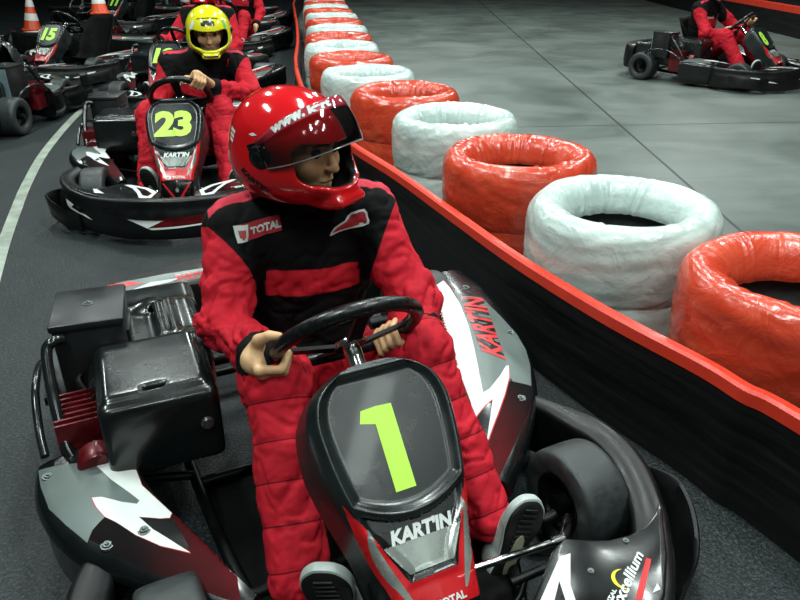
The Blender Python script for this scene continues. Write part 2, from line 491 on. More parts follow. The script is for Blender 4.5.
# ------------------------------------------------------------------ tyre stacks wrapped in plastic
def wrap_mat(name, c0, c1, c2):
    t = NT(name); v = t.coords(); n = t.noise(5, 5, .6, v, .4); w = t.noise(26, 5, .62, v, 1.6); g = t.noise(9, 3, .5, v, 2.5)
    t.set(base=t.ramp(n, [(.25, lin(c0)), (.5, lin(c1)), (.8, lin(c2))]), rough=t.mapr(n, .3, .7, .17, .34), spec=.55, coat=.25, coatr=.1)
    nb = t.bump(w, .13, .010); t.set(normal=t.bump(g, .22, .02, nb)); return t.m
M['wrap_red'] = wrap_mat('red_plastic_wrap', 'a8321d', 'c4422a', 'cf5a3e')
M['wrap_white'] = wrap_mat('white_plastic_wrap', '9fb2ad', 'bccdc7', 'cfdcd7')

def tyre_stack(seed, m):
    """a torus-like wrapped stack: outside wall with a seam between two tyres, rolled rim, folds gathered into the hole"""
    prof = [(.280, .004), (.300, .014), (.308, .06), (.311, .14), (.308, .22), (.301, .268), (.300, .276), (.304, .29), (.310, .34), (.312, .41), (.311, .465), (.303, .505),
            (.286, .532), (.264, .543), (.240, .540), (.216, .525), (.197, .500), (.185, .468), (.180, .440), (.182, .420)]
    pr = [(p.x, p.y) for p in catmull([(a, b, 0) for a, b in prof], 4)]; n = 200; P = []
    r = np.random.default_rng(seed); ph = r.uniform(0, 2 * PI, 12)
    th = np.arange(n) / n * 2 * PI
    for k in range(n):
        row = []; a = th[k]; ca, sa = math.cos(a), math.sin(a)
        for j, (rad, z) in enumerate(pr):
            row.append((rad * ca, rad * sa, z))
        P.append(row)
    A = np.array(P); rad = np.hypot(A[..., 0], A[..., 1]); z = A[..., 2]; TH = np.broadcast_to(th[:, None], rad.shape)
    # normals in the profile plane
    dz = np.gradient(z, axis=1); dr = np.gradient(rad, axis=1); L = np.hypot(dz, dr) + 1e-9; nr, nz = dz / L, -dr / L
    inner = np.clip((.300 - rad) / .07, 0, 1) * np.clip((z - .36) / .1, 0, 1); s = np.arange(len(pr)) / len(pr)
    pleat = np.zeros_like(rad)
    for k in range(34):                                                   # gathered pleats running into the hole
        a0, wd, dp, tw = r.uniform(0, 2 * PI), r.uniform(.018, .055), r.uniform(.002, .0085), r.uniform(-.5, .5)
        dd = (TH - a0 - tw * (z - .5) * 2 + PI) % (2 * PI) - PI
        pleat += dp * (np.exp(-((dd + wd * 1.3) / (wd * 1.2)) ** 2) * .8 - np.exp(-(dd / wd) ** 2)) * np.clip((.312 - rad) / r.uniform(.05, .12), 0, 1)
    q2 = np.stack([np.cos(TH) * 1.6, np.sin(TH) * 1.6, z * 30 + 1.2 * np.sin(TH * 2 + ph[2])], -1)
    ring = -(np.clip(1 - np.abs(fbm(q2, 2, seed + 5) - .5) * 8, 0, 1)) * .0035
    soft = (fbm(np.stack([np.cos(TH) * 2.2, np.sin(TH) * 2.2, z * 4], -1), 2, seed + 7) - .5) * .014
    d = pleat * inner + soft + ring * (1 - inner) * np.clip(z / .05, 0, 1)
    rad2 = rad + nr * d; z2 = np.maximum(z + nz * d, .002); wob = 1 + .012 * np.sin(2 * TH + ph[3]) + .008 * np.sin(3 * TH + ph[4])
    V = np.stack([rad2 * wob * np.cos(TH), rad2 * wob * np.sin(TH), z2], -1)
    b = MB(); b.grid([[tuple(p) for p in row] for row in V], 0, cu=True)
    return b.mesh('plastic_wrap', m, angle=None)
carc = MB()
for z0 in (.008, .272):
    carc.lathe([(.18, z0 + .03), (.2, z0 + .005), (.25, z0), (.272, z0 + .03), (.28, z0 + .12), (.272, z0 + .18), (.25, z0 + .205), (.225, z0 + .20), (.205, z0 + .17), (.215, z0 + .12), (.205, z0 + .06)], 48, closed=True)
tyre_me = carc.mesh('tyre', M['rubber'], fix=True)
wraps = {(c, k): tyre_stack(11 + k * 5 + (c == 'w'), M['wrap_red' if c == 'r' else 'wrap_white']) for c in 'rw' for k in range(3)}
TY = [(1.045, 1.558), (.732, 2.095), (.49, 2.70), (.285, 3.36), (.045, 3.99), (-.185, 4.63), (-.345, 5.28), (-.475, 5.95), (-.565, 6.62), (-.64, 7.28),
      (-.735, 7.94), (-.83, 8.60), (-.935, 9.25), (-1.04, 9.9), (-1.13, 10.56), (-1.21, 11.22)]
TY = [((x - .02) * 1.07 + .012 * max(0, i - 5), (y + .02) * 1.07) for i, (x, y) in enumerate(TY)]
lab = ['nearest, at the right edge', 'largest white one', 'second red one from the right', 'second white one from the right',
       'third red one from the right, beside the red helmet', 'third white one from the right', 'fourth red one from the right', 'fourth white one from the right', 'fifth red one from the right',
       'fifth white one from the right', 'sixth red one from the right', 'sixth white one from the right', 'seventh red one from the right', 'seventh white one from the right',
       'eighth red one from the right', 'eighth white one from the right']
for i, (x, y) in enumerate(TY):
    c = 'rw'[i % 2]; cn = 'red' if c == 'r' else 'white'
    root = empty('tyre_stack', (x, y, 0), 0, f'{cn} plastic-wrapped tyre stack behind barrier, {lab[i]}', 'tyre stack', 'wrapped tyre stacks along the barrier')
    w = link(bpy.data.objects.new('plastic_wrap', wraps[c, (i // 2) % 3]), root); root.scale = (1.05, 1.05, .975); w.rotation_euler = (0, 0, [2.4, .6, 4.4, 1.3, 5.5, 3.3][i % 6])
    link(bpy.data.objects.new('tyre', tyre_me), root)

# ------------------------------------------------------------------ traffic cones
M['cone_orange'] = pmat('cone_orange', 'd8481f', .4, var=.1); M['cone_white'] = pmat('cone_white_band', 'e3e0da', .35, var=.06)
def cone(loc, s, lean, label):
    o = empty('traffic_cone', loc, .3, label, 'cone', None); o.rotation_euler = (lean[0], lean[1], .3); o.scale = (s, s, s)
    b = MB(); b.prism([(x * .19, y * .19) for x, y in ((-1, -.8), (-.8, -1), (.8, -1), (1, -.8), (1, .8), (.8, 1), (-.8, 1), (-1, .8))], 0, .03, bev=.008)
    b.build('base', M['cone_orange'], o)
    rad = lambda z: .145 * (1 - z / .75) + .026
    zs = [.03, .17, .31, .45, .58, .72]
    body = MB(); body.lathe([(.02, .025), (rad(.03) + .012, .028), (rad(.05), .05), (rad(.70), .70), (rad(.7) - .008, .715), (.005, .718)], 36); body.build('cone_body', M['cone_orange'], o)
    for a, c in ((.19, .33), (.45, .58)):
        MB().lathe([(rad(a) + .0005, a), (rad(a) + .003, a + .004), (rad(c) + .003, c - .004), (rad(c) + .0005, c)], 36).build('reflective_band', M['cone_white'], o)

# ------------------------------------------------------------------ lamps, sky light, camera
def area(loc, size, power, rot=(0, 0, 0), col=(1, 1, 1)):
    l = bpy.data.lights.new('hall_and_sheen_lamp', 'AREA'); l.shape = 'RECTANGLE'; l.size, l.size_y = size; l.energy = power; l.color = col
    o = bpy.data.objects.new('hall_and_sheen_lamp', l); o.location = loc; o.rotation_euler = rot; COL.objects.link(o); return o
cool = (.9, 1.0, .97)
LAMPS = [(-2.6, 2.2), (.2, 2.6), (-2.4, 5.6), (.6, 5.8), (3.4, 4.2), (3.4, 8.0), (-2.2, 9.5), (1.0, 10.0), (-.9, -.6), (2.2, .8), (5.0, 12.0), (-6, 7.5), (.8, 14.5), (3.1, -1.5), (1.2, -2.6)]
for x, y in LAMPS:
    area((x, y, 4.4), (.3, 1.3), 105 if y > -1 else 38, (0, 0, .2), cool)  # the weaker pair behind the camera is added for a sheen on the nose
w = bpy.data.worlds.new('hall_air'); bpy.context.scene.world = w; w.use_nodes = True
w.node_tree.nodes['Background'].inputs['Color'].default_value = (.55, .62, .6, 1); w.node_tree.nodes['Background'].inputs['Strength'].default_value = .07

cam = bpy.data.cameras.new('camera'); cam.sensor_width = 36; cam.lens = 700 / 800 * 36; cam.clip_end = 100; cam.clip_start = .02
co = bpy.data.objects.new('camera', cam); co.location = (0, 0, 1.3); co.rotation_euler = (R(90 - 27), 0, 0); COL.objects.link(co)
bpy.context.scene.camera = co
vs = bpy.context.scene.view_settings
vs.view_transform = 'Standard'; vs.look = 'None'; vs.exposure = 0; vs.gamma = 1; vs.use_curve_mapping = False
# ================================================================== rental kart (local axes: +x driver's left, -y forwards)
X0 = -.03                                            # steering axis sits a little to the driver's right
def ptab(pts, n=60):
    """resample a smooth curve through 3d points to n points"""
    c = catmull(pts, 12); d = [0]
    for a, b in zip(c, c[1:]): d.append(d[-1] + (b - a).length)
    out = []
    for k in range(n):
        s = d[-1] * k / (n - 1); i = min(len(d) - 2, max(0, int(np.searchsorted(d, s)) - 1)); t = (s - d[i]) / max(1e-9, d[i + 1] - d[i])
        out.append(c[i].lerp(c[i + 1], min(1, max(0, t))))
    return out

# ---- side pods
PODL = dict(O=[(.30, -.045), (.42, .06), (.53, .18), (.60, .29), (.652, .41), (.69, .55), (.728, .74), (.735, .90)],
            I=[(.265, -.01), (.303, .118), (.337, .215), (.387, .342), (.436, .475), (.486, .605), (.546, .765), (.588, .875)],
            z=[.195, .22, .235, .245, .25, .255, .262, .262])
PODR = dict(O=[(-.345, -.135), (-.40, -.075), (-.48, .005), (-.587, .11), (-.638, .2), (-.663, .29), (-.668, .36), (-.664, .425)],
            I=[(-.305, -.095), (-.323, -.063), (-.357, .016), (-.397, .105), (-.432, .185), (-.453, .265), (-.463, .335), (-.467, .425)],
            z=[.19, .205, .22, .238, .248, .252, .252, .25])
def pod_body(d, side):
    n = 70
    O = ptab([(x, y, z - .012) for (x, y), z in zip(d['O'], d['z'])], n); I = ptab([(x, y, z) for (x, y), z in zip(d['I'], d['z'])], n)
    rows = []
    for k, (o, i) in enumerate(zip(O, I)):
        t = k / (n - 1); w = o - i; W = w.length; u = Vector((w.x, w.y, 0)).normalized()
        h = .17 * sstep(0, .22, t) + .05; row = []
        row.append(i + Vector((0, 0, -h * .9))); row.append(i + Vector((0, 0, -.012))); row.append(i + Vector((0, 0, -.002)) + u * .004)
        for q in range(1, 12):
            f = q / 12; row.append(i.lerp(o, f) + Vector((0, 0, .014 * math.sin(PI * f) * min(1, W / .15))))
        row += [o + Vector((0, 0, -.002)), o + u * .008 + Vector((0, 0, -.012)), o + u * .012 + Vector((0, 0, -.028)), o + u * .004 + Vector((0, 0, -.04)),
                o + u * .006 + Vector((0, 0, -h * .62)), o + u * (-.012) + Vector((0, 0, -h * .85)), o - u * .03 + Vector((0, 0, -h))]
        rows.append([(p.x, p.y, max(.03, p.z)) for p in row])
    b = MB(); b.grid(rows, 0, cv=False)
    for r in (rows[0], rows[-1]): b.add(r, [tuple(range(len(r)))], 0)
    return b
def bolt(mb, p, r=.008, mi=0):
    mb.lathe([(.001, .007), (r * .45, .0068), (r * .55, .004), (r, .004), (r * 1.15, .001), (r * 1.6, .0008), (r * 1.7, -.004)], 14, mi, Matrix.Translation(p))

def make_pods(root):
    top = lambda mb, shp, bv, mi, off: decal(mb, shp, (0, 0, .5), (1, 0, 0), (0, 1, 0), bv, mi, off, .006, back=0, reach=.6)
    mats = [M['gloss_black'], M['grey_sticker'], M['white'], M['red_sticker'], M['dkred_sticker'], M['black_sticker'], M['alu']]
    for d, G in ((PODL, GL), (PODR, GR)):
        b = pod_body(d, 1); bv = b.bvh()
        for kind, mi, off, poly in G:
            top(b, poly2d(poly, 0), bv, mi, off)
        if d is PODL:
            v, f = text2d("KART'IN", 1, .03, .18)
            for mi, off, gr in ((3, .0021, 1.0),):
                q = fit2d(v, [(x, y, 0) for x, y in LTXT]); top(b, (q, f), bv, mi, off)
            v, f = text2d("KART'IN", 1, .13, .18)
            q = fit2d(v, [(x, y, 0) for x, y in LTXT]); top(b, (q, f), bv, 5, .0017)
        for x, y in (LBOLT if d is PODL else RBOLT):
            h = bv.ray_cast(Vector((x, y, .6)), Vector((0, 0, -1)))[0]
            if h: bolt(b, h, .0085, 6)
        b.build('side_pod', mats, root, fix=False)

# ---- wheels
def wheel(name, c, rad, wid, root):
    Mx = Matrix.Translation(c) @ Matrix.Rotation(PI / 2, 4, 'Y'); w = wid / 2; ri = rad * .52
    pr = [(ri, -w * .8), (ri + .012, -w * .95), (rad * .8, -w), (rad * .93, -w * .93), (rad * .985, -w * .78), (rad, -w * .5), (rad * 1.004, 0), (rad, w * .5),
          (rad * .985, w * .78), (rad * .93, w * .93), (rad * .8, w), (ri + .012, w * .95), (ri, w * .8)]
    t = MB().lathe([(p.x, p.y) for p in catmull([(a, b, 0) for a, b in pr], 3)], 64, 0, Mx).build(name, M['rubber'], root)
    r = MB(); r.lathe([(.022, -w * .35), (ri * .5, -w * .4), (ri * .8, -w * .5), (ri * .93, -w * .85), (ri + .006, -w * .93), (ri + .004, -w * .8), (ri - .004, -w * .3),
                       (ri - .004, w * .3), (ri + .004, w * .8), (ri + .006, w * .93), (ri * .93, w * .85), (ri * .8, w * .5), (ri * .5, w * .4), (.022, w * .35)], 40, 0, Mx)
    r.tube([Mx @ Vector((0, 0, -w * 1.05)), Mx @ Vector((0, 0, w * 1.05))], .022, 16, 0)
    for k in range(3):
        a = k * 2 * PI / 3; bolt_c = Mx @ Matrix.Translation((ri * .5 * math.cos(a), ri * .5 * math.sin(a), w * .42)); r.lathe([(.001, .01), (.008, .01), (.009, 0)], 8, 0, bolt_c)
    r.build('rim', M['dark_steel'], t)

# ---- front bumper with its corner lips and tray panels
def make_bumper(root):
    half = [(.535, .20), (.61, .075), (.632, -.02), (.612, -.14), (.545, -.275), (.455, -.385), (.375, -.462), (.22, -.56), (0, -.60)]
    pth = ptab([(x, y, 0) for x, y in half] + [(-x, y, 0) for x, y in half[-2::-1]], 150)
    P = [(p.x, p.y) for p in pth]
    sec = [(-.02, .05), (-.055, .10), (-.062, .165), (-.065, .184), (-.058, .192), (-.03, .200), (-.006, .202), (.008, .197), (.012, .188), (.008, .172), (.014, .15), (.024, .12),
           (.022, .112), (.030, .085), (.030, .055), (.018, .03), (0, .025)]
    n = len(P); rows = []
    offs = {d: offset(P, d) for d in {s[0] for s in sec}}
    for i in range(n):
        t = abs(i / (n - 1) - .5) * 2                                     # 0 at the nose, 1 at the ends
        z = .012 * sstep(.3, .75, t) + .026 * (1 - sstep(.1, .5, t)); row = []
        tap = 1 - .5 * sstep(.86, 1, t)
        for d, zz in sec:
            # offset() puts +d to the right of travel; travel goes left side -> nose -> right side, so the outside is at -d here
            o = offset_pt(P, i, -(d * tap if d > 0 else d * tap)); row.append((o[0], o[1], zz + z * (zz / .2)))
        rows.append(row)
    b = MB(); b.grid(rows, 0, cv=True)
    for r in (rows[0], rows[-1]): b.add(r, [tuple(range(len(r)))], 0)
    bv = b.bvh()
    # corner lips: thin crescents standing off the corners
    for s in (1, -1):
        lip = ptab([(s * .645, -.075, .15), (s * .688, -.17, .162), (s * .672, -.24, .160), (s * .622, -.315, .150), (s * .560, -.375, .135), (s * .492, -.405, .12)], 40)
        wd = [max(.002, .014 * math.sin(PI * k / 39) ** .7) for k in range(40)]
        rws = []
        for k, p in enumerate(lip):
            a, c = lip[max(0, k - 1)], lip[min(39, k + 1)]; t = (c - a).normalized(); nn = Vector((t.y, -t.x, 0)).normalized() * (-s)
            if nn.x * s < 0: nn = -nn
            w = wd[k]; rws.append([tuple(p - nn * .03 + Vector((0, 0, -.10))), tuple(p - nn * w * .8 + Vector((0, 0, -.035))), tuple(p - nn * w * .5 + Vector((0, 0, -.004))), tuple(p), tuple(p + nn * w * .4 + Vector((0, 0, -.008))), tuple(p - nn * .004 + Vector((0, 0, -.10))), tuple(p - nn * .03 + Vector((0, 0, -.105)))])
        rws = [[(q[0], q[1], max(.015, q[2])) for q in r_] for r_ in rws]; b.grid(rws, 0, cv=True)
        for r in (rws[0], rws[-1]): b.add(r, [tuple(range(7))], 0)
    def front(shape, x, y, ax, mi, z=.12, off=.002):
        # stick a mark on the outside: ax = direction of its baseline in plan
        U_ = Vector((ax[0], ax[1], 0)).normalized(); decal(b, shape, (x, y, z), U_, (0, 0, 1), bv, mi, off, .015, back=.1, reach=.2, maxd=.06)
    front(poly2d([(-.21, .012), (.21, .032), (.17, -.008), (-.14, -.022)]), 0, -.60, (1, 0), 1)
    front(poly2d([(-.23, .015), (-.06, .012), (-.14, -.024)]), 0, -.605, (1, 0), 2, off=.003)
    front(poly2d([(-.14, -.024), (.17, -.010), (.17, -.016), (-.12, -.032)]), 0, -.605, (1, 0), 2, off=.003)
    for s in (1, -1):
        ax = (.84, .54 * s) 
        front(poly2d([(-s * .13, .0), (s * .09, -.034 + .05), (s * .12, .05), (s * .05, .045)][::1]), s * .50, -.36, ax, 2, .10)
        front(poly2d([(-s * .05, .018), (s * .05, .028), (s * .02, .05), (-s * .03, .04)]), s * .50, -.36, ax, 4, .10, .003)
    bo = b.build('front_bumper', [M['black_plastic_lip'], M['dkred_sticker'], M['white'], M['red_sticker'], M['black_sticker']], root, fix=False, angle=50)
    # tray panels between the nose and the wheels
    for s in (1, -1):
        poly = [(s * x, y) for x, y in ((.08, -.46), (.14, -.36), (.25, -.275), (.293, -.258), (.335, -.285), (.372, -.302), (.42, -.31), (.468, -.305), (.51, -.288), (.548, -.262),
                                        (.535, -.285), (.452, -.383), (.375, -.455), (.22, -.545), (.08, -.57))]
        if s < 0: poly = poly[::-1]
        p = MB(); m = 28; zt = lambda x, y: .172 + .012 * sstep(-.48, -.28, y)
        p.prism(poly, .17, .216, bev=.006); pv = p.bvh()
        dn = lambda shp, mi, off=.0012: decal(p, shp, (0, 0, .3), (1, 0, 0), (0, 1, 0), pv, mi, off, .03, back=0, reach=.3)
        dn(poly2d([(s * x, y) for x, y in ((.10, -.445), (.15, -.368), (.252, -.296), (.277, -.298), (.228, -.36), (.195, -.44), (.175, -.515), (.12, -.54))]), 1)
        dn(poly2d([(s * x, y) for x, y in ((.122, -.46), (.163, -.39), (.215, -.343), (.187, -.41), (.165, -.48), (.135, -.505))]), 5, .0018)
        if s > 0:
            dn(poly2d(EXR), 2); dn(poly2d(EXW), 1)
            v, f = text2d('Excellium', 1, .03, .1); dn((fit2d(v, EXC), f), 1, .0016)
            v, f = text2d('TOTAL', 1, .03, 0); dn((fit2d(v, TOT), f), 1, .0016)
            dn(poly2d(ring_arc(ARC[0], ARC[1], ARC[2], ARC[3], ARC[4], ARC[5])), 3, .0014)
        else:
            dn(poly2d([(s * x, y) for x, y in ((.35, -.42), (.40, -.34), (.42, -.335), (.40, -.40))]), 1)
        for x, y in ((.285, -.35), (.40, -.32)): bolt(p, (s * x, y, .214), .006, 4)
        p.build('tray_panel', [M['gloss_black'], M['white'], M['red_sticker'], M['yellow'], M['alu'], M['black_sticker']], root, fix=False)
def offset_pt(path, i, d):
    a, b = Vector(path[max(0, i - 1)]), Vector(path[min(len(path) - 1, i + 1)]); t = (b - a).normalized(); p = path[i]
    return (p[0] + t.y * d, p[1] - t.x * d)
def ring_arc(c, r, a0, a1, w, sq):
    out = [(c[0] + math.cos(R(a0 + (a1 - a0) * k / 16)) * r, c[1] + math.sin(R(a0 + (a1 - a0) * k / 16)) * r * sq) for k in range(17)]
    inn = [(c[0] + math.cos(R(a0 + (a1 - a0) * k / 16)) * (r - w * math.sin(PI * k / 16) - .0005), c[1] + math.sin(R(a0 + (a1 - a0) * k / 16)) * (r - w * math.sin(PI * k / 16) - .0005) * sq) for k in range(17)]
    return out + inn[::-1]

# ---- number panel / nose
NPV = Vector((0, .34, .36)).normalized(); NPN = Vector((0, -.36, .34)).normalized(); NP0 = Vector((X0 + .011, .01, .58))
def np_pt(u, v, n=0): return NP0 + Vector((1, 0, 0)) * u + NPV * v + NPN * n
W_TAB = [(-.66, .060), (-.60, .066), (-.48, .076), (-.42, .083), (-.36, .095), (-.30, .112), (-.25, .126), (-.20, .136), (-.15, .142), (-.10, .1435), (-.06, .132), (-.036, .110), (-.018, .080), (-.009, .052), (-.005, .025)]
_wt = [(p.x, p.y) for p in catmull([(a, b, 0) for a, b in W_TAB], 10)]
def np_w(v): return interp(_wt, v)
def plate_low(u): return -.262 - .044 * (1 - (u / .12) ** 2)
def make_nose(root):
    n1, n2 = 200, 96; rows = []
    vv = list(np.linspace(-.66, -.06, 190)) + list(np.linspace(-.058, -.005, 36))
    for v in vv:
        w = np_w(v); row = []
        dn = -.05 * sstep(-.46, -.66, v) ** 1.0 * 1.6 if v < -.46 else 0
        for k in range(n2 + 1):
            s = k / n2 * 2 - 1; u = w * s
            edge = max(0, abs(s) - .9) / .1; nrm = -.010 * edge ** 2
            ed = min(w * (1 - abs(s)), max(0, -.008 - v) * 1.2)              # distance from the rim
            if v > plate_low(u) - .002:
                d2 = min(ed, (v - plate_low(u)))
                nrm += .006 * math.exp(-((d2 - .011) / .008) ** 2) - .006 * sstep(.012, .035, d2)
            else:
                q = plate_low(u) - v
                nrm += -.004 + .010 * (1 - abs(s)) * sstep(0, .2, q)
                # recessed V with the name plate
                vb = -.405; hw = .102 * (1 - .60 * sstep(-.28, -.405, v)) ; inn = min(hw - abs(u), v - vb)
                nrm += -.004 * sstep(-.002, .010, inn) + .003 * math.exp(-((inn + .007) / .006) ** 2)
            row.append(tuple(np_pt(u, v, nrm + dn)))
        # side walls
        for sgn, at in ((1, len(row)), (-1, 0)):
            depth = .10 * sstep(-.005, -.10, v) * (1 - .35 * sstep(-.5, -.66, v)) + .015
            fl = .016 * sstep(-.05, -.2, v); base = np_pt(w * sgn, v, dn - .012)
            wl = [tuple(base + Vector((sgn * (.004 + fl * f), 0, 0)) - NPN * depth * f) for f in (.06, .25, .5, .75, 1.0)]
            if sgn > 0: row = row + wl
            else: row = wl[::-1] + row
        rows.append([(p[0], p[1], max(.045, p[2])) for p in row])
    b = MB(); b.grid(rows, 0)
    b.add(rows[-1], [tuple(range(len(rows[-1])))], 0); b.add(rows[0], [tuple(range(len(rows[0])))], 0)
    bv = b.bvh()
    dk = lambda shp, mi, off=.001, cell=.005: decal(b, shp, NP0, (1, 0, 0), NPV, bv, mi, off + .0014, cell, back=.12, reach=.12, maxd=.03)
    # red V
    lft = [(-.128, -.252), (-.104, -.292), (-.075, -.350), (-.058, -.392), (-.048, -.412)]
    dk(poly2d([(-.126, -.245), (-.112, -.275), (-.083, -.335), (-.060, -.385), (-.048, -.412), (.048, -.412), (.060, -.385), (.083, -.335), (.112, -.275), (.126, -.245),
               (.117, -.30), (.102, -.36), (.084, -.43), (.078, -.475), (-.078, -.475), (-.084, -.43), (-.102, -.36), (-.117, -.30)]), 1)
    # silver petals
    for s in (1, -1):
        dk(poly2d([(s * x, y) for x, y in ((.098, -.30), (.098, -.35), (.083, -.40), (.060, -.445), (.050, -.452), (.058, -.425), (.080, -.365))], 3), 2, .0016)
    # name plate: black above, silver below
    dk(poly2d([(-.096, -.312), (-.05, -.318), (0, -.320), (.05, -.318), (.096, -.312), (.080, -.344), (-.080, -.344)]), 3)
    dk(poly2d([(-.079, -.342), (.079, -.342), (.045, -.399), (-.045, -.399)]), 2)
    v, f = text2d("KART'IN", .028, .05, .22, .98); dk(([(x + .004, y - .330) for x, y in v], f), 4, .0022, .01)
    # below: sponsor patch, dark shield and silver toe
    dk(poly2d([(-.076, -.478), (.076, -.478), (.064, -.60), (.0, -.625), (-.064, -.60)]), 3)
    v, f = text2d('TOTAL', .014, .04, 0, 1.1); dk(([(x + .014, y - .462) for x, y in v], f), 4, .0022, .02)
    dk(poly2d([(-.052, -.452), (-.026, -.454), (-.026, -.472), (-.052, -.470)]), 4, .002)
    dk(poly2d([(-.046, -.457), (-.033, -.458), (-.036, -.467), (-.046, -.466)]), 5, .0026)
    dk(poly2d([(0, -.512), (.009, -.523), (.005, -.533), (-.005, -.533), (-.009, -.523)]), 2, .002)
    dk(poly2d([(-.065, -.555), (-.03, -.552), (0, -.585), (.03, -.552), (.065, -.555), (.061, -.648), (-.061, -.648)]), 2, .0016)
    for s in (1, -1): dk(poly2d([(s * .071, -.487), (s * .063, -.487), (s * .002, -.566), (s * .008, -.578)]), 1, .0020)
    o = b.build('nose_panel', [M['nose_black'], M['red_sticker'], M['silver_grad'], M['black_sticker'], M['white'], M['orange']], root, fix=False, angle=55)
    return o, bv
def number_mark(num, nose, bv):
    b = MB(); v, f = text2d(num, .162 if len(num) == 1 else .150, .05, .06 if len(num) > 1 else 0, .92 if len(num) == 1 else 1.06, spacing=.9)
    if num == '1': v, f = poly2d([(-.036, .058), (-.028, .081), (.004, .083), (.036, .081), (.036, -.081), (-.006, -.081), (-.006, .05)])
    decal(b, ([(x - (.017 if len(num) == 1 else .010), y - (.174 if len(num) == 1 else .150)) for x, y in v], f), NP0, (1, 0, 0), NPV, bv, 0, .0016, .012, back=.12, reach=.12, maxd=.05)
    o = b.build('number', M['lime'], nose, fix=False); o['label'] = f'lime green number {num}'; return o

# ---- engine side
def make_engine(root):
    F = Field((-.62, .22, .06), (-.12, 1.04, .58), .0055)
    ry = (0, 0, R(-3))
    F.box((-.385, .44, .325), (.128, .15, .097), .022, ry, k=0)                       # lower box (tank)
    F.box((-.375, .68, .27), (.145, .20, .115), .035, ry, k=.03)                      # rear, a little higher
    F.box((-.285, .66, .345), (.055, .15, .07), .03, ry, k=.03)                        # raised shoulder next to the seat
    F.box((-.36, .93, .24), (.16, .09, .13), .03, ry, k=.03)                          # tail apron
    F.box((-.388, .44, .418), (.112, .125, .016), .012, ry, k=.006)                    # flat lid panel
    for x in (-.335, -.305): F.cone((x, .58, .42), (x + .01, .78, .415), .010, .012, .012)   # ribs
    F.cone((-.305, .35, .41), (-.325, .58, .415), .008, .008, .01)
    F.ell((-.33, .83, .36), (.07, .06, .045), k=.02)                                   # dome
    F.cone((-.33, .79, .45), (-.33, .79, .36), .016, .016, .004, 's')
    F.cone((-.295, .86, .44), (-.295, .86, .35), .02, .02, .004, 's')
    F.box((-.395, .335, .425), (.022, .008, .02), .004, ry, k=.004, mode='s')
    V, Q = F.mesh(); V = relax(V, Q, 2, .5)
    b = mb_np(V, Q)
    link(bpy.data.objects.new('engine_cover', npmesh('engine_cover', V, Q, M['cover_black'])), root)
    caps = MB()
    caps.lathe([(.001, .010), (.012, .010), (.015, .006), (.016, 0)], 20, 0, Matrix.Translation((-.30, .288, .335)) @ Matrix.Rotation(PI / 2, 4, 'X'))
    caps.box((-.30, .278, .335), (.006, .004, .026), bev=.0015)
    caps.build('filler_cap', M['alu'], root)['label'] = 'metal cap with a slot'
    # engine block with fins
    e = MB(); e.box((-.565, .50, .20), (.085, .15, .16), bev=.015)
    for k in range(7): e.box((-.565, .43 + k * .022, .285), (.10, .007, .085), bev=.002)
    e.lathe([(.001, .05), (.038, .05), (.045, .04), (.045, 0)], 24, 0, Matrix.Translation((-.54, .385, .25)) @ Matrix.Rotation(PI / 2, 4, 'X'))
    e.tube(catmull([(-.49, .40, .19), (-.45, .385, .2), (-.40, .39, .19)], 6), .026, 12)
    e.lathe([(.001, .03), (.016, .03), (.02, .024), (.03, .02), (.034, 0)], 18, 0, Matrix.Translation((-.44, .375, .215)))
    e.build('engine', M['engine_red'], root)['label'] = 'red finned engine'
    g = MB()
    for k in range(3):
        g = MB(); g.tube(catmull([(-.50 - k * .02, .345, .13), (-.5 - k * .02, .33, .2), (-.51 - k * .015, .36, .26), (-.53 - k * .01, .42, .27)], 6), .005, 8)
        if k < 2: g.build('hose', M['black_plastic'], root)
    g.build('hose', M['black_plastic'], root)
    g = MB(); g.tube(catmull([(-.53, .56, .30), (-.55, .60, .34), (-.50, .64, .33), (-.47, .6, .30)], 6), .008, 8); g.build('hose', M['black_plastic'], root)
    bx = MB(); rot = Matrix.Translation((-.492, .70, 0)) @ Matrix.Rotation(R(-8), 4, 'Z')
    bx.box((0, 0, .36), (.165, .20, .25), bev=.012, M=rot); bx.box((0, -.002, .478), (.172, .206, .02), bev=.006, M=rot)
    bolt(bx, rot @ Vector((.0, .0, .489)), .008, 1); bx.box((.0855, 0, .40), (.01, .12, .06), bev=.002, M=rot)
    ab = bx.build('air_box', [M['box_black'], M['alu']], root)
    bp = MB().box((0, .104, .355), (.155, .006, .225), bev=.002, M=rot).build('back_plate', M['steel_blue'], ab); bp['label'] = 'bluish steel back plate'
    t = MB(); t.tube(catmull([(-.565, .60, .455), (-.585, .585, .46), (-.602, .57, .44), (-.606, .50, .36), (-.60, .43, .27), (-.585, .40, .23)], 8), .013, 12)
    t.tube(catmull([(-.595, .95, .14), (-.63, .80, .30), (-.648, .62, .33), (-.652, .50, .29), (-.648, .43, .255)], 8), .010, 12)
    t.build('guard_tube', M['dark_steel_gloss'], root)

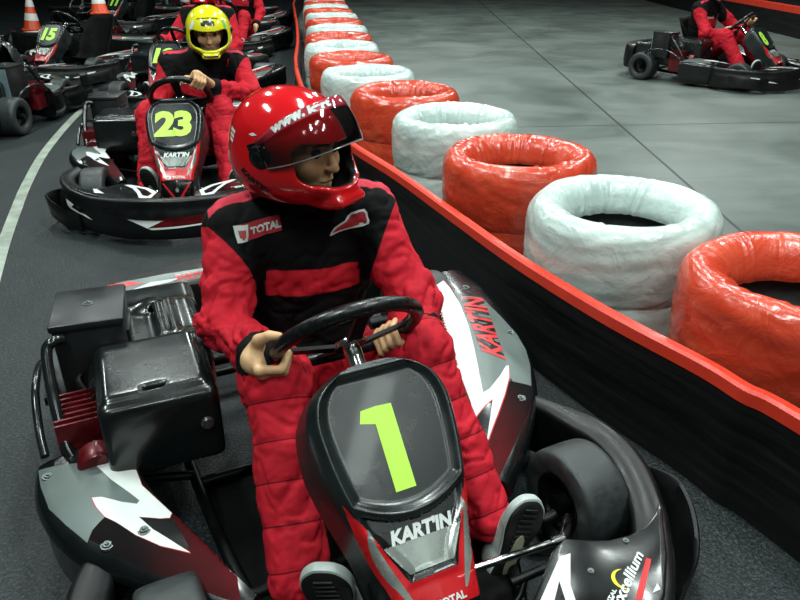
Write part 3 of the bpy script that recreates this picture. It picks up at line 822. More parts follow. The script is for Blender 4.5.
# ---- rear bumper
def make_rear(root):
    half = [(.47, 1.0), (.45, 1.06), (.38, 1.115), (.26, 1.16), (.12, 1.185), (0, 1.19)]
    P = ptab([(x, y, 0) for x, y in half] + [(-x, y, 0) for x, y in half[-2::-1]], 110); P = [(p.x, p.y) for p in P]
    sec = [(-.01, .10), (-.012, .255), (-.004, .28), (.012, .298), (.052, .324), (.062, .326), (.072, .318), (.078, .28), (.085, .18), (.075, .10), (.03, .09)]
    rows = [[(*offset_pt(P, i, d), z) for d, z in sec] for i in range(len(P))]
    b = MB(); b.grid(rows, 0, cv=True)
    for r in (rows[0], rows[-1]): b.add(r, [tuple(range(len(r)))], 0)
    bv = b.bvh(); nn = Vector((0, -.55, .84)).normalized(); UU = Vector((1, 0, 0)); VV = nn.cross(UU)
    O = Vector((0, 1.165, .31))
    dk = lambda shp, mi, off: decal(b, shp, O, UU, VV, bv, mi, off, .02, back=.1, reach=.2, maxd=.05)
    band = [( -.58, -.06), (-.45, -.045), (-.25, -.02), (0, -.012), (.25, -.02), (.45, -.045), (.58, -.06)]
    wdt = [.035] * 7
    dk(poly2d(band + [(x, y + .05) for x, y in band[::-1]]), 1, .001)
    for s in (1, -1):
        dk(poly2d([(s * .55, -.045), (s * .44, -.02), (s * .32, .0), (s * .36, .012), (s * .48, -.005)]), 2, .0018)
        dk(poly2d([(s * .36, -.022), (s * .24, -.004), (s * .20, .008), (s * .30, .001)]), 3, .0018)
    v, f = text2d("KART'IN", .026, .06, .15, 1.0); dk(([(x - .16, y + .010) for x, y in v], f), 2, .002)
    dk(poly2d([(-.085, .0), (-.06, -.004), (-.055, .02), (-.08, .022)]), 3, .0016); dk(poly2d([(-.052, -.004), (-.032, -.002), (-.028, .022), (-.048, .020)]), 4, .0016)
    b.build('rear_bumper', [M['black_plastic'], M['grey_sticker'], M['red_sticker'], M['white'], M['yellow']], root, fix=False, angle=50)

# ---- frame, seat, controls
def make_chassis(root):
    t = MB()
    for s in (1, -1):
        t.tube(catmull([(s * .14, -.36, .07), (s * .22, -.22, .065), (s * .30, 0, .06), (s * .33, .4, .06), (s * .34, .98, .09)], 6), .015, 12)
        t.tube(catmull([(s * .30, -.05, .07), (s * .38, -.1, .09), (s * .43, -.10, .12)], 5), .015, 12)
        t.tube(catmull([(s * .33, .45, .065), (s * .50, .46, .10), (s * .62, .40, .14)], 5), .012, 10)
        t.tube(catmull([(s * .16, -.34, .07), (s * .3, -.36, .10), (s * .44, -.34, .10)], 5), .011, 10)
        t.tube([(s * .5, .99, .16), (s * .34, .97, .09)], .012, 10)
    for y in (-.3, .02, .42, .92): t.tube([(-.33, y, .06), (.33, y, .06)], .014, 12)
    t.tube(catmull([(-.13, -.30, .06), (-.10, -.16, .3), (-.06, -.06, .47)], 6), .011, 10); t.tube(catmull([(.09, -.30, .06), (.06, -.16, .3), (.02, -.06, .47)], 6), .011, 10)
    t.tube([(-.66, .87, .14), (.66, .87, .14)], .02, 16)
    t.build('chassis_frame', M['dark_steel'], root)
    MB().prism([(-.16, -.36), (.16, -.36), (.30, -.05), (.33, .42), (-.33, .42), (-.30, -.05)], .045, .056).build('floor_tray', M['tray_black'], root)
    rows = []
    for i in range(25):
        q = i / 24
        cy = interp([(0, .34), (.35, .50), (.55, .62), (1, .80)], q); cz = interp([(0, .17), (.3, .075), (.5, .11), (.75, .33), (1, .58)], q); hw = interp([(0, .17), (.4, .19), (.7, .20), (.9, .18), (1, .12)], q)
        lip = interp([(0, .02), (.3, .14), (.6, .17), (.85, .10), (1, .02)], q); row = []
        for j in range(21):
            a = (j / 20 * 2 - 1); nx = abs(a) ** 3
            row.append((.02 + hw * a, cy - nx * lip * .75, cz + nx * lip * .6))
        rows.append(row)
    me = MB().grid(rows).build('seat', M['tray_black'], root); md = me.modifiers.new('thickness', 'SOLIDIFY'); md.thickness = .012; md.offset = -1
    for s in (1, -1):
        r = MB(); r.tube([(X0 + s * .05, -.185, .145), (s * .335, -.20, .135)], .0085, 14); r.tube([(s * .315, -.199, .1357), (s * .345, -.2, .135)], .013, 12)
        r.tube([(s * .345, -.2, .135), (s * .40, -.15, .13)], .012, 10); r.build('tie_rod', M['chrome'], root)['label'] = 'chromed steering rod'
        p = MB(); p.tube(catmull([(s * .16, -.26, .06), (s * .20, -.25, .08), (s * .225, -.232, .105)], 5), .008, 10); p.tube([(s * .19, -.230, .107), (s * .28, -.230, .107)], .010, 10)
        p.build('pedal', M['dark_steel'], root)
WC = (-.001, .165, .548)                              # steering wheel centre
def make_wheel(root):
    a = R(42); ux, uy = Vector((1, 0, 0)), Vector((0, -math.sin(a), math.cos(a))); c = Vector(WC); nn = Vector((0, math.cos(a), math.sin(a)))
    pts = []
    for k in range(72):
        t = 2 * PI * k / 72; r = .158; y = r * math.sin(t); x = .157 * math.cos(t)
        if y < -.11: y = -.11 - (-.11 - y) * .25
        pts.append(c + ux * x + uy * y)
    w = MB(); w.tube(pts, .0165, 16, closed=True)
    wo = w.build('steering_wheel', M['grip'], root)
    sp = MB()
    for x, y in ((-.145, -.01), (.145, -.01), (-.04, -.12), (.04, -.12), (0, .152)):
        d = ux * x + uy * y; sd = nn.cross(d).normalized() * .016; P0, P1 = c - nn * .022 + d.normalized() * .03, c + d
        up = nn * .004; q = [P0 + sd + up, P0 - sd + up, P1 - sd * .8 + up, P1 + sd * .8 + up, P0 + sd - up, P0 - sd - up, P1 - sd * .8 - up, P1 + sd * .8 - up]
        sp.add(q, [(0, 1, 2, 3), (7, 6, 5, 4), (0, 4, 5, 1), (1, 5, 6, 2), (2, 6, 7, 3), (3, 7, 4, 0)])
    sp.build('spoke', M['black_plastic'], wo)
    ax = Matrix.Translation(c) @ nn.to_track_quat('Z', 'Y').to_matrix().to_4x4()
    h = MB(); h.lathe([(.001, -.014), (.036, -.014), (.038, -.017), (.038, -.023), (.036, -.026), (.02, -.027), (.02, -.075), (.0175, -.077), (.0175, -.08), (.011, -.081), (.011, -.36), (.001, -.361)], 28, 0, ax)
    for k in range(3): h.lathe([(.001, .003), (.005, .003), (.006, 0)], 10, 0, ax @ Matrix.Translation((.027 * math.cos(k * 2.1), .027 * math.sin(k * 2.1), -.014)))
    h.build('steering_column', M['chrome'], root)['label'] = 'chromed hub and steering column'

M['black_plastic_lip'] = pmat('black_bumper_plastic', '090b0c', .42, spec=.4, var=.35, vs=10, bump=.08, bs=70)
M['cover_black'] = pmat('moulded_black_cover', '101515', .24, coat=.15, var=.3, vs=6, rvar=.1)
M['nose_black'] = pmat('sheen_black_nose_plastic', '171e1e', .3, coat=.1, var=.45, vs=9, rvar=.1)  # black lightened unevenly: a grey sheen put into the base colour
M['steel_blue'] = pmat('bluish_steel_plate', '7d979c', .45, .4, var=.3, vs=5)
M['tray_black'] = pmat('matt_black_tray', '030404', .7, spec=.12)
M['box_black'] = pmat('black_box_plastic', '16191a', .4, var=.3, vs=9)
M['dark_steel_gloss'] = pmat('black_painted_tube', '1d2323', .2, .4, coat=.4, var=.2)
M['grip'] = pmat('black_grip_rubber', '0c0f10', .3, var=.3, vs=60, bump=.1, bs=260)
M['silver_grad'] = pmat('brushed_silver_sticker', '8a928c', .3, .4, coat=.3, var=.35, vs=7)
GL = [("grey", 1, .0008, [(0.603, 0.74), (0.606, 0.7), (0.671, 0.671), (0.67, 0.58), (0.659, 0.452), (0.634, 0.365), (0.597, 0.291), (0.545, 0.212), (0.503, 0.232), (0.489, 0.239), (0.528, 0.299), (0.519, 0.299), (0.476, 0.264), (0.421, 0.228), (0.397, 0.222), (0.441, 0.318), (0.486, 0.416), (0.533, 0.525), (0.577, 0.651)]),
 ("dark", 4, .0008, [(0.499, 0.253), (0.503, 0.232), (0.546, 0.211), (0.513, 0.166), (0.464, 0.115), (0.382, 0.047), (0.284, -0.029), (0.284, 0.025), (0.311, 0.067), (0.387, 0.136), (0.443, 0.191)]),
 ("edge", 3, .0010, [(0.612, 0.874), (0.619, 0.862), (0.606, 0.772), (0.58, 0.659), (0.535, 0.53), (0.487, 0.418), (0.44, 0.318), (0.4, 0.235), (0.395, 0.219), (0.42, 0.225), (0.476, 0.262), (0.521, 0.298), (0.529, 0.298), (0.5, 0.25), (0.443, 0.187), (0.386, 0.131), (0.308, 0.061), (0.405, 0.185), (0.371, 0.172), (0.324, 0.145), (0.347, 0.2), (0.376, 0.292), (0.423, 0.449), (0.453, 0.582), (0.505, 0.696)]),
 ("white", 2, .0013, [(0.608, 0.859), (0.614, 0.846), (0.602, 0.76), (0.577, 0.651), (0.533, 0.525), (0.486, 0.416), (0.441, 0.318), (0.401, 0.238), (0.397, 0.222), (0.421, 0.228), (0.476, 0.264), (0.519, 0.299), (0.528, 0.299), (0.499, 0.253), (0.443, 0.191), (0.387, 0.136), (0.311, 0.067), (0.406, 0.189), (0.372, 0.176), (0.327, 0.15), (0.349, 0.203), (0.378, 0.293), (0.424, 0.447), (0.453, 0.576), (0.503, 0.687)])]
LTXT = [(0.534, 0.322), (0.677, 0.674), (0.598, 0.691), (0.488, 0.38)]
LBOLT = [(0.638, 0.456), (0.484, 0.174), (0.654, 0.749)]
GR = [("grey", 1, .0008, [(-0.666, 0.41), (-0.552, 0.353), (-0.52, 0.274), (-0.489, 0.217), (-0.474, 0.188), (-0.48, 0.18), (-0.508, 0.197), (-0.561, 0.236), (-0.557, 0.206), (-0.544, 0.173), (-0.571, 0.155), (-0.584, 0.133), (-0.619, 0.197), (-0.648, 0.261), (-0.662, 0.343)]),
 ("dark", 4, .0006, [(-0.544, 0.185), (-0.524, 0.159), (-0.494, 0.113), (-0.454, 0.071), (-0.403, 0.034), (-0.421, 0.13), (-0.389, 0.103), (-0.327, -0.013), (-0.341, -0.11), (-0.492, 0.03), (-0.585, 0.145), (-0.572, 0.167)]),
 ("edge", 3, .0010, [(-0.553, 0.357), (-0.468, 0.313), (-0.462, 0.235), (-0.436, 0.175), (-0.418, 0.133), (-0.424, 0.119), (-0.444, 0.123), (-0.482, 0.142), (-0.461, 0.1), (-0.403, 0.021), (-0.454, 0.058), (-0.494, 0.101), (-0.524, 0.147), (-0.545, 0.173), (-0.559, 0.207), (-0.565, 0.238), (-0.546, 0.231), (-0.509, 0.197), (-0.48, 0.18), (-0.474, 0.188), (-0.489, 0.218), (-0.521, 0.276)]),
 ("white", 2, .0013, [(-0.552, 0.353), (-0.469, 0.31), (-0.463, 0.234), (-0.437, 0.175), (-0.419, 0.134), (-0.425, 0.12), (-0.444, 0.124), (-0.482, 0.143), (-0.461, 0.101), (-0.404, 0.024), (-0.455, 0.06), (-0.494, 0.102), (-0.524, 0.147), (-0.544, 0.173), (-0.557, 0.206), (-0.563, 0.237), (-0.545, 0.23), (-0.508, 0.197), (-0.48, 0.18), (-0.474, 0.188), (-0.489, 0.217), (-0.52, 0.274)])]
RBOLT = [(-0.645, 0.367), (-0.477, 0.107), (-0.549, 0.109)]
EXC = [(0.276, -0.446, 0), (0.405, -0.366, 0), (0.4, -0.346, 0), (0.266, -0.424, 0)]
TOT = [(0.253, -0.435, 0), (0.299, -0.408, 0), (0.296, -0.401, 0), (0.249, -0.426, 0)]
ARC = ((0.329, -0.394), 0.024, 60, 250, 0.007, 1.0)
EXR = [(0.405, -0.372), (0.411, -0.38), (0.326, -0.446), (0.314, -0.44)]
EXW = [(0.379, -0.429), (0.364, -0.472), (0.324, -0.458)]

def make_kart(num, loc, rz, label, group='racing karts'):
    root = empty('racing_kart', (*loc, 0), R(rz), label, 'kart', group)
    make_chassis(root)
    for s in (1, -1):
        wheel('front_wheel', (s * .462, -.10, .128), .128, .125, root); wheel('rear_wheel', (s * .545, .87, .140), .140, .20, root)
    make_bumper(root); make_pods(root); make_rear(root); make_engine(root); make_wheel(root)
    nose, bv = make_nose(root); number_mark(num, nose, bv)
    return root, bv
# ================================================================== drivers (modelled in the axes of the kart they sit in)
def suit_mat(name, red, black):
    t = NT(name); v = t.coords(); n = t.noise(7, 5, .6, v); w = t.noise(420, 2, .6, v)
    def at(nm):
        a = t.node('ShaderNodeAttribute', attribute_name=nm); return a.outputs['Fac']
    r = t.ramp(n, [(.3, tuple(x * .82 for x in lin(red))), (.7, tuple(x * 1.12 for x in lin(red)))])
    k = t.ramp(n, [(.3, tuple(x * .7 for x in lin(black))), (.7, tuple(x * 1.3 for x in lin(black)))])
    col = t.mix(t.mapr(at('panel'), -.0015, .0015, 0, 1), r, k)
    col = t.mix(t.mapr(at('strap'), -.0015, .0015, 0, 1), col, lin('c23445'))
    st = t.math('LESS_THAN', t.math('ABSOLUTE', at('stitch')), .0016)
    col = t.mix(t.math('MULTIPLY', st, .75), col, lin('1c0406'))
    t.set(base=col, rough=.78, spec=.18, normal=t.bump(w, .18, .0015)); return t.m
M['suit'] = suit_mat('red_black_racing_suit', 'b81c2b', '040506')
def skin_mat():
    t = NT('skin'); n = t.noise(60, 4, .6); n2 = t.noise(9, 3, .5)
    t.set(base=t.mix(t.mapr(n, .35, .75, 0, .35), t.ramp(n2, [(.3, lin('c09468')), (.7, lin('dcb58a'))]), lin('8f5f42')), rough=.5, sss=.06, spec=.35, normal=t.bump(n, .15, .002)); return t.m
M['skin'] = skin_mat()
M['helmet_red'] = pmat('red_helmet_lacquer', 'c0141a', .12, coat=.7, var=.08, vs=4, rvar=.04)
M['helmet_yellow'] = pmat('yellow_helmet_lacquer', 'd2cf22', .14, coat=.6, var=.08, vs=4, rvar=.04)
M['lining'] = pmat('black_helmet_lining', '08090a', .8, spec=.2)
M['green_mark'] = pmat('green_sticker', '5fae4a', .3, coat=.3); M['pink'] = pmat('pink_red_sticker', 'e84a66', .35)
M['eye'] = pmat('eye', '1a1210', .15, coat=.5); M['brow'] = pmat('dark_eyebrow', '1b120d', .8)
M['shoe_white'] = pmat('white_shoe_leather', 'aab5b1', .5, var=.2, vs=30, bump=.1, bs=120); M['shoe_black'] = pmat('black_shoe_sole', '0c0d0d', .6, bump=.1)
M['shoe_pale'] = pmat('pale_sole_insert', '8b8c74', .6)
def visor_mat():
    t = NT('smoked_visor'); t.n.remove(t.b); out = t.n['Material Output']
    tr = t.node('ShaderNodeBsdfTransparent'); tr.inputs['Color'].default_value = (.78, .75, .75, 1)
    gl = t.node('ShaderNodeBsdfGlossy'); gl.inputs['Roughness'].default_value = .06; gl.inputs['Color'].default_value = (.9, .9, .9, 1)
    fr = t.node('ShaderNodeFresnel'); fr.inputs['IOR'].default_value = 1.45
    n = t.noise(12, 4, .6); f = t.math('ADD', fr.outputs[0], t.mapr(n, .4, .8, 0, .04))
    mx = t.node('ShaderNodeMixShader'); t.link(f, mx.inputs[0]); t.link(tr.outputs[0], mx.inputs[1]); t.link(gl.outputs[0], mx.inputs[2]); t.link(mx.outputs[0], out.inputs[0]); return t.m
M['visor'] = visor_mat()

V3 = lambda p: Vector(p)
def rim_pt(ang):
    a = R(42); c = Vector(WC); ux, uy = Vector((1, 0, 0)), Vector((0, -math.sin(a), math.cos(a))); t = R(ang)
    x, y = .157 * math.cos(t), .158 * math.sin(t); dx, dy = -.157 * math.sin(t), .158 * math.cos(t)
    if y < -.11: y = -.11 - (-.11 - y) * .25; dy *= .25
    return c + ux * x + uy * y, (ux * dx + uy * dy).normalized(), Vector((0, math.cos(a), math.sin(a))), (c + ux * x + uy * y - c).normalized()

def grip(F, B, T, A, S, wrist, side_thumb=1, r=.0168):
    """a fist round a bar: B bar point, T along the bar to the thumb side, A from bar to palm, S the side the fingers pass"""
    pt = lambda ang, rad, t: B + T * t + A * (math.cos(R(ang)) * rad) + S * (math.sin(R(ang)) * rad)
    W = Vector(wrist)
    fin = [(.030, .0092, 0), (.0102, .0096, 4), (-.0095, .0092, 2), (-.028, .008, -6)]
    for t, fr, da in fin:
        m = pt(40 + da, .046, t * 1.06); p = pt(104 + da, .034 + fr * .4, t); d = pt(176 + da, .029, t * .97); e = pt(236 + da, .0275, t * .95)
        F.cone(W.lerp(m, .25), m, .0145, fr * 1.28, k=.010); F.cone(m, p, fr * 1.14, fr * 1.04, k=.004); F.cone(p, d, fr * 1.04, fr * .95, k=.002); F.cone(d, e, fr * .95, fr * .82, k=.002)
        F.ell(m, (fr * 1.35,) * 3, k=.006)
    pc = B + A * .044 - S * .002; F.ell(pc, (.029, .029, .029), k=.012)
    th0 = W.lerp(B + A * .04 - S * .03 + T * .015, .55); th1 = B + A * .028 - S * .030 + T * .045; th2 = B + A * .004 - S * .029 + T * .066; th3 = B - A * .016 - S * .022 + T * .076
    F.cone(th0, th1, .019, .0135, k=.012); F.cone(th1, th2, .0132, .0115, k=.004); F.cone(th2, th3, .0115, .009, k=.003)
    F.cone(W, pc, .026, .028, k=.015)

def seg_d(V, a, b):
    a, b = np.array(a, float), np.array(b, float); ab = b - a; t = ((V - a) @ ab) / (ab @ ab); tc = np.clip(t, 0, 1)
    return np.linalg.norm(V - a - tc[:, None] * ab, axis=1), t

def shoe(root, heel, toe, up, left):
    """heel->toe along the sole, up = direction away from the sole"""
    h, t = Vector(heel), Vector(toe); L = (t - h); ln = L.length; Y = L / ln; Z = (Vector(up) - Y * Vector(up).dot(Y)).normalized(); X = Y.cross(Z)
    Mx = Matrix((X, Y, Z)).transposed().to_4x4(); Mx.translation = h
    s = ln / .285; ol = []
    pr = [(0, 0), (.028, .006), (.036, .04), (.031, .10), (.040, .16), (.049, .205), (.044, .25), (.022, .28), (0, .286), (-.025, .278), (-.043, .245), (-.045, .20), (-.036, .15), (-.030, .10), (-.034, .04), (-.027, .006)]
    if left: pr = [(-x, y) for x, y in pr][::-1]
    c = [(p.x, p.y) for p in catmull([(a, b, 0) for a, b in pr], 5, True)]
    wf = 1.2
    def ring(k, z): return [Mx @ Vector((x * k * s * wf, (.143 + (y - .143) * k) * s, z)) for x, y in c]
    sole = MB(); P = [ring(.001, -.0005), ring(.80, -.0005), ring(.93, .001), ring(.99, .006), ring(1.0, .012)]
    sole.grid([[tuple(p) for p in r] for r in P], 0, cv=True)
    for k in range(15):
        y = .02 + k * .0172; w = .6 * interp([(0, .03), (.05, .034), (.1, .03), (.2, .045), (.26, .036), (.286, .01)], y)
        sole.box((0, y * s, -.002), (w * 2 * s, .006, .005), bev=.0015, M=Mx)
    sole.prism([(x * s, y * s) for x, y in poly2d([(-.012, .05), (.012, .05), (.016, .12), (.013, .165), (0, .182), (-.013, .165), (-.016, .12)], 3)[0]], -.0035, -.006, 1, Mx)
    up_ = MB(); rows = []
    for k in range(40):
        y = (.006 + .272 * k / 39); hw = interp([(0, .022), (.04, .036), (.10, .031), (.16, .040), (.205, .047), (.25, .042), (.275, .02), (.286, .002)], y)
        hh = interp([(0, .07), (.03, .098), (.08, .10), (.12, .085), (.18, .062), (.24, .046), (.27, .03), (.286, .012)], y); row = []
        for j in range(21):
            a = PI * j / 20; row.append(tuple(Mx @ Vector((math.cos(a) * hw * 1.04 * s * wf, y * s, .010 + (math.sin(a) ** .75) * hh * s))))
        rows.append(row)
    up_.grid(rows, 0); up_.add(rows[0], [tuple(range(21))], 0); up_.add(rows[-1], [tuple(range(21))], 0)
    for k in range(4):
        y = (.13 + k * .022) * s; z = (.010 + interp([(.08, .10), (.12, .085), (.18, .062), (.24, .046)], y / s) * s + .002)
        up_.tube([Mx @ Vector((-.018 * s, y, z - .006)), Mx @ Vector((0, y + .004, z + .001)), Mx @ Vector((.018 * s, y, z - .006))], .0035, 8)
    mid = MB(); Q = [ring(.985, .006), ring(1.03, .008), ring(1.05, .016), ring(1.035, .026), ring(.97, .028)]; mid.grid([[tuple(p) for p in r] for r in Q], 0, cv=True)
    o = up_.build('shoe', M['shoe_white'], root); o['label'] = 'white and black shoe'
    sole.build('sole', [M['shoe_black'], M['shoe_pale']], o)
    mid.build('midsole', M['shoe_white'], o)

def helmet_shell(yellow=False, h=.0036):
    F = Field((-.17, -.20, -.185), (.17, .19, .175), h)
    def solid(F, e, mode, k):
        F.ell((0, .012, .016), (.128 - e, .152 - e, .128 - e), k=k, mode=mode)
        F.ell((0, -.035, -.045), (.112 - e, .130 - e, .082 - e), k=k if mode == 'u' else .02, mode=mode)
        F.ell((0, .03, -.05), (.116 - e, .122 - e, .078 - e), k=k if mode == 'u' else .02, mode=mode)
    solid(F, 0, 'u', .05)
    F.box((0, -.14, -.100), (.05, .04, .012), .012, (R(-25), 0, 0), k=.03)              # chin vent bulge
    solid(F, .020, 's', .03)
    F.box((0, .0, -.175), (.2, .25, .06), .01, k=.012, mode='s')                         # open below
    # eye port, a little taller in the middle
    F.box((0, -.16, .0), (.104, .115, .046), .03, k=.006, mode='s'); F.box((0, -.19, -.002), (.075, .07, .050), .03, k=.01, mode='s')
    if yellow: F.ell((0, -.118, .108), (.034, .03, .014), rot=(R(38), 0, 0), k=.004, mode='s')
    return relax(*(lambda vq: (vq[0], vq[1]))(F.mesh()), 2, .5), F.mesh()[1]

def make_helmet(root, Mh, kind):
    V, Q = helmet_shell(kind == 'yellow'); N = normals(V, Q)
    # the lining is whatever faces inwards
    ctr = np.array((0, 0, -.02)); inner = ((V - ctr) * N).sum(1) < 0.0
    mi = inner[Q].all(1).astype(int)
    b = mb_np(V, Q); bv = b.bvh(); b.m = list(mi)
    mats = [M['helmet_red' if kind == 'red' else 'helmet_yellow'], M['lining'], M['black_sticker'], M['white'], M['green_mark'], M['pink']]
    def stick(shape, O, U_, V_, m, off=.0012, cell=.01): decal(b, shape, O, U_, V_, bv, m, off, cell, back=.12, reach=.2, maxd=.04)
    sides = ((1, (1, 0, 0)), (-1, (-1, 0, 0)))
    if kind == 'red':
        for s, n in sides:
            nn = Vector((s, .12, -.25)).normalized(); U_ = Vector((0, s, 0)); U_ = (U_ - nn * U_.dot(nn)).normalized(); V_ = nn.cross(U_)
            ca, sa = math.cos(R(28 * s)), math.sin(R(28 * s)); U2, V2 = U_ * ca + V_ * sa, V_ * ca - U_ * sa
            v, f = text2d("KART'IN", .017, .06, .2, 1.1); stick((v, f), Vector((s * .13, .008, -.055)), U2, V2, 2)
            for k in range(3):
                stick(poly2d([(-.012, -.0035), (.012 - k * .003, -.0035), (.012 - k * .003, .0035), (-.012, .0035)]), Vector((s * .13, .095, .035 - k * .011)), U_, V_, 3)
            stick(poly2d([(-.012, -.002), (.0, .004), (.012, .001), (.0, -.003)]), Vector((s * .13, .02, .05)), U_, V_, 3)
        n = Vector((0, -1, -.15)).normalized(); U_ = Vector((1, 0, 0)); V_ = n.cross(U_)
        stick(poly2d([(-.042, -.008), (0, -.011), (.042, -.008), (.036, .010), (0, .008), (-.036, .010)]), Vector((0, -.16, -.104)), U_, V_, 2)
    else:
        n = Vector((0, -1, .75)).normalized(); U_ = Vector((1, 0, 0)); V_ = n.cross(U_); O = Vector((0, -.12, .10))
        stick(poly2d([(-.036, -.012), (-.02, -.016), (0, -.011), (.02, -.016), (.036, -.012), (.036, .008), (.02, .015), (-.02, .015), (-.036, .008)], 3), O, U_, V_, 2)
        stick(poly2d([(-.06, .028), (.06, .028), (.055, .034), (-.055, .034)]), O, U_, V_, 2)
        for s, nn_ in sides:
            nn = Vector((s, -.7, .3)).normalized(); U2 = Vector((0, 0, 1)).cross(nn).normalized(); V2 = nn.cross(U2)
            stick(poly2d([(-.012, -.02), (.006, -.03), (.016, .02), (-.002, .035)]), Vector((s * .1, -.08, .07)), U2, V2, 4 if s > 0 else 3)
            stick(poly2d([(.004, -.02), (.012, -.024), (.02, .016), (.014, .02)]), Vector((s * .1, -.08, .07)), U2, V2, 3)
        n = Vector((0, -1, -.15)).normalized(); V_ = n.cross(U_)
        stick(poly2d([(-.062, .004), (-.03, -.014), (0, -.018), (.03, -.014), (.062, .004), (.05, .010), (0, -.002), (-.05, .010)]), Vector((0, -.16, -.102)), U_, V_, 2)
        stick(poly2d([(-.1, .0), (-.05, -.006), (0, -.008), (.05, -.006), (.1, .0), (.1, .006), (0, -.001), (-.1, .006)]), Vector((0, -.16, -.076)), U_, V_, 2)
    me = b.mesh('helmet', mats, angle=None, fix=False); o = link(bpy.data.objects.new('helmet', me), root); o.matrix_local = Mh
    o['label'] = 'glossy red full-face helmet with raised visor' if kind == 'red' else 'yellow full-face helmet with black vents'
    # rubber trim round the eye port
    for s in (1, -1):
        p = MB(); Mx = Matrix.Translation((s * .121, -.004, .004)) @ Matrix.Rotation(s * PI / 2, 4, 'Y')
        p.lathe([(.001, .016), (.012, .016), (.017, .012), (.026, .011), (.031, .006), (.033, -.004)], 30, 0, Mx)
        if kind == 'red': p.box((s * .122, .008, .028), (.014, .05, .018), rot=(R(-25), 0, 0), bev=.004)
        p.build('visor_pivot', M['gloss_black'], o)
    if kind == 'red':
        rows = []; a0 = R(-36)
        for i in range(25):
            zz = -.052 + .112 * i / 24; row = []
            for j in range(49):
                az = R(-84 + 168 * j / 48); taper = 1 - .42 * (abs(az) / R(84)) ** 3; z = .004 + (zz - .004) * taper; k = math.sqrt(max(0, 1 - ((z - .0) / .19) ** 2))
                x, y = .134 * math.sin(az) * k, -.002 - .163 * math.cos(az) * k; dz = z - .004
                row.append((x, y * math.cos(a0) - dz * math.sin(a0), .004 + y * math.sin(a0) + dz * math.cos(a0)))
            rows.append(row)
        vb = MB().grid(rows); vbv = vb.bvh(); vo = vb.build('visor', M['visor'], o, angle=None, fix=False); md = vo.modifiers.new('thickness', 'SOLIDIFY'); md.thickness = .002
        vo['label'] = 'clear smoked visor with a pink web-address strip'
        # strip along the upper edge with white lettering
        up = MB()
        for c, (i0, i1) in enumerate(((19, 24),)):
            up.grid([[tuple(Vector(p) * 1.006) for p in r] for r in rows[i0:i1 + 1]], 0)
        sb = up.bvh(); aU = Vector((1, 0, 0)); nf = Vector((0, -math.cos(a0 - R(14)), -math.sin(a0 - R(14)))); 
        def vis(a, r):
            i, q = min(23, int(r)), min(47, int(a)); fr, fa = r - i, a - q; P = lambda x, y: Vector(rows[x][y])
            return (P(i, q) * (1 - fr) * (1 - fa) + P(i + 1, q) * fr * (1 - fa) + P(i, q + 1) * (1 - fr) * fa + P(i + 1, q + 1) * fr * fa) * 1.022
        for a0_, a1_, wd in ((5.2, 14.2, 'www.'), (15.0, 22.5, 'kart')):
            v, f = text2d(wd, 1, .06, .15); x0, x1 = min(p[0] for p in v), max(p[0] for p in v)
            up.add([vis(a0_ + (x - x0) / (x1 - x0) * (a1_ - a0_), 21.5 + y * 4.0) for x, y in v], f, 1)
        up.build('visor_strip', [M['pink'], M['white']], vo, angle=None, fix=False)
        pad = MB(); pad.grid([[tuple(Vector(rows[i][j]) * .985) for j in range(20, 29)] for i in range(8, 18)], 0); 
        ed = MB(); ed.tube([Vector(p) for p in rows[0]], .0022, 8); ed.build('visor_edge', M['chrome_soft'], vo)
    return o
M['chrome_soft'] = pmat('clear_visor_edge', '9aa09e', .2, .3)

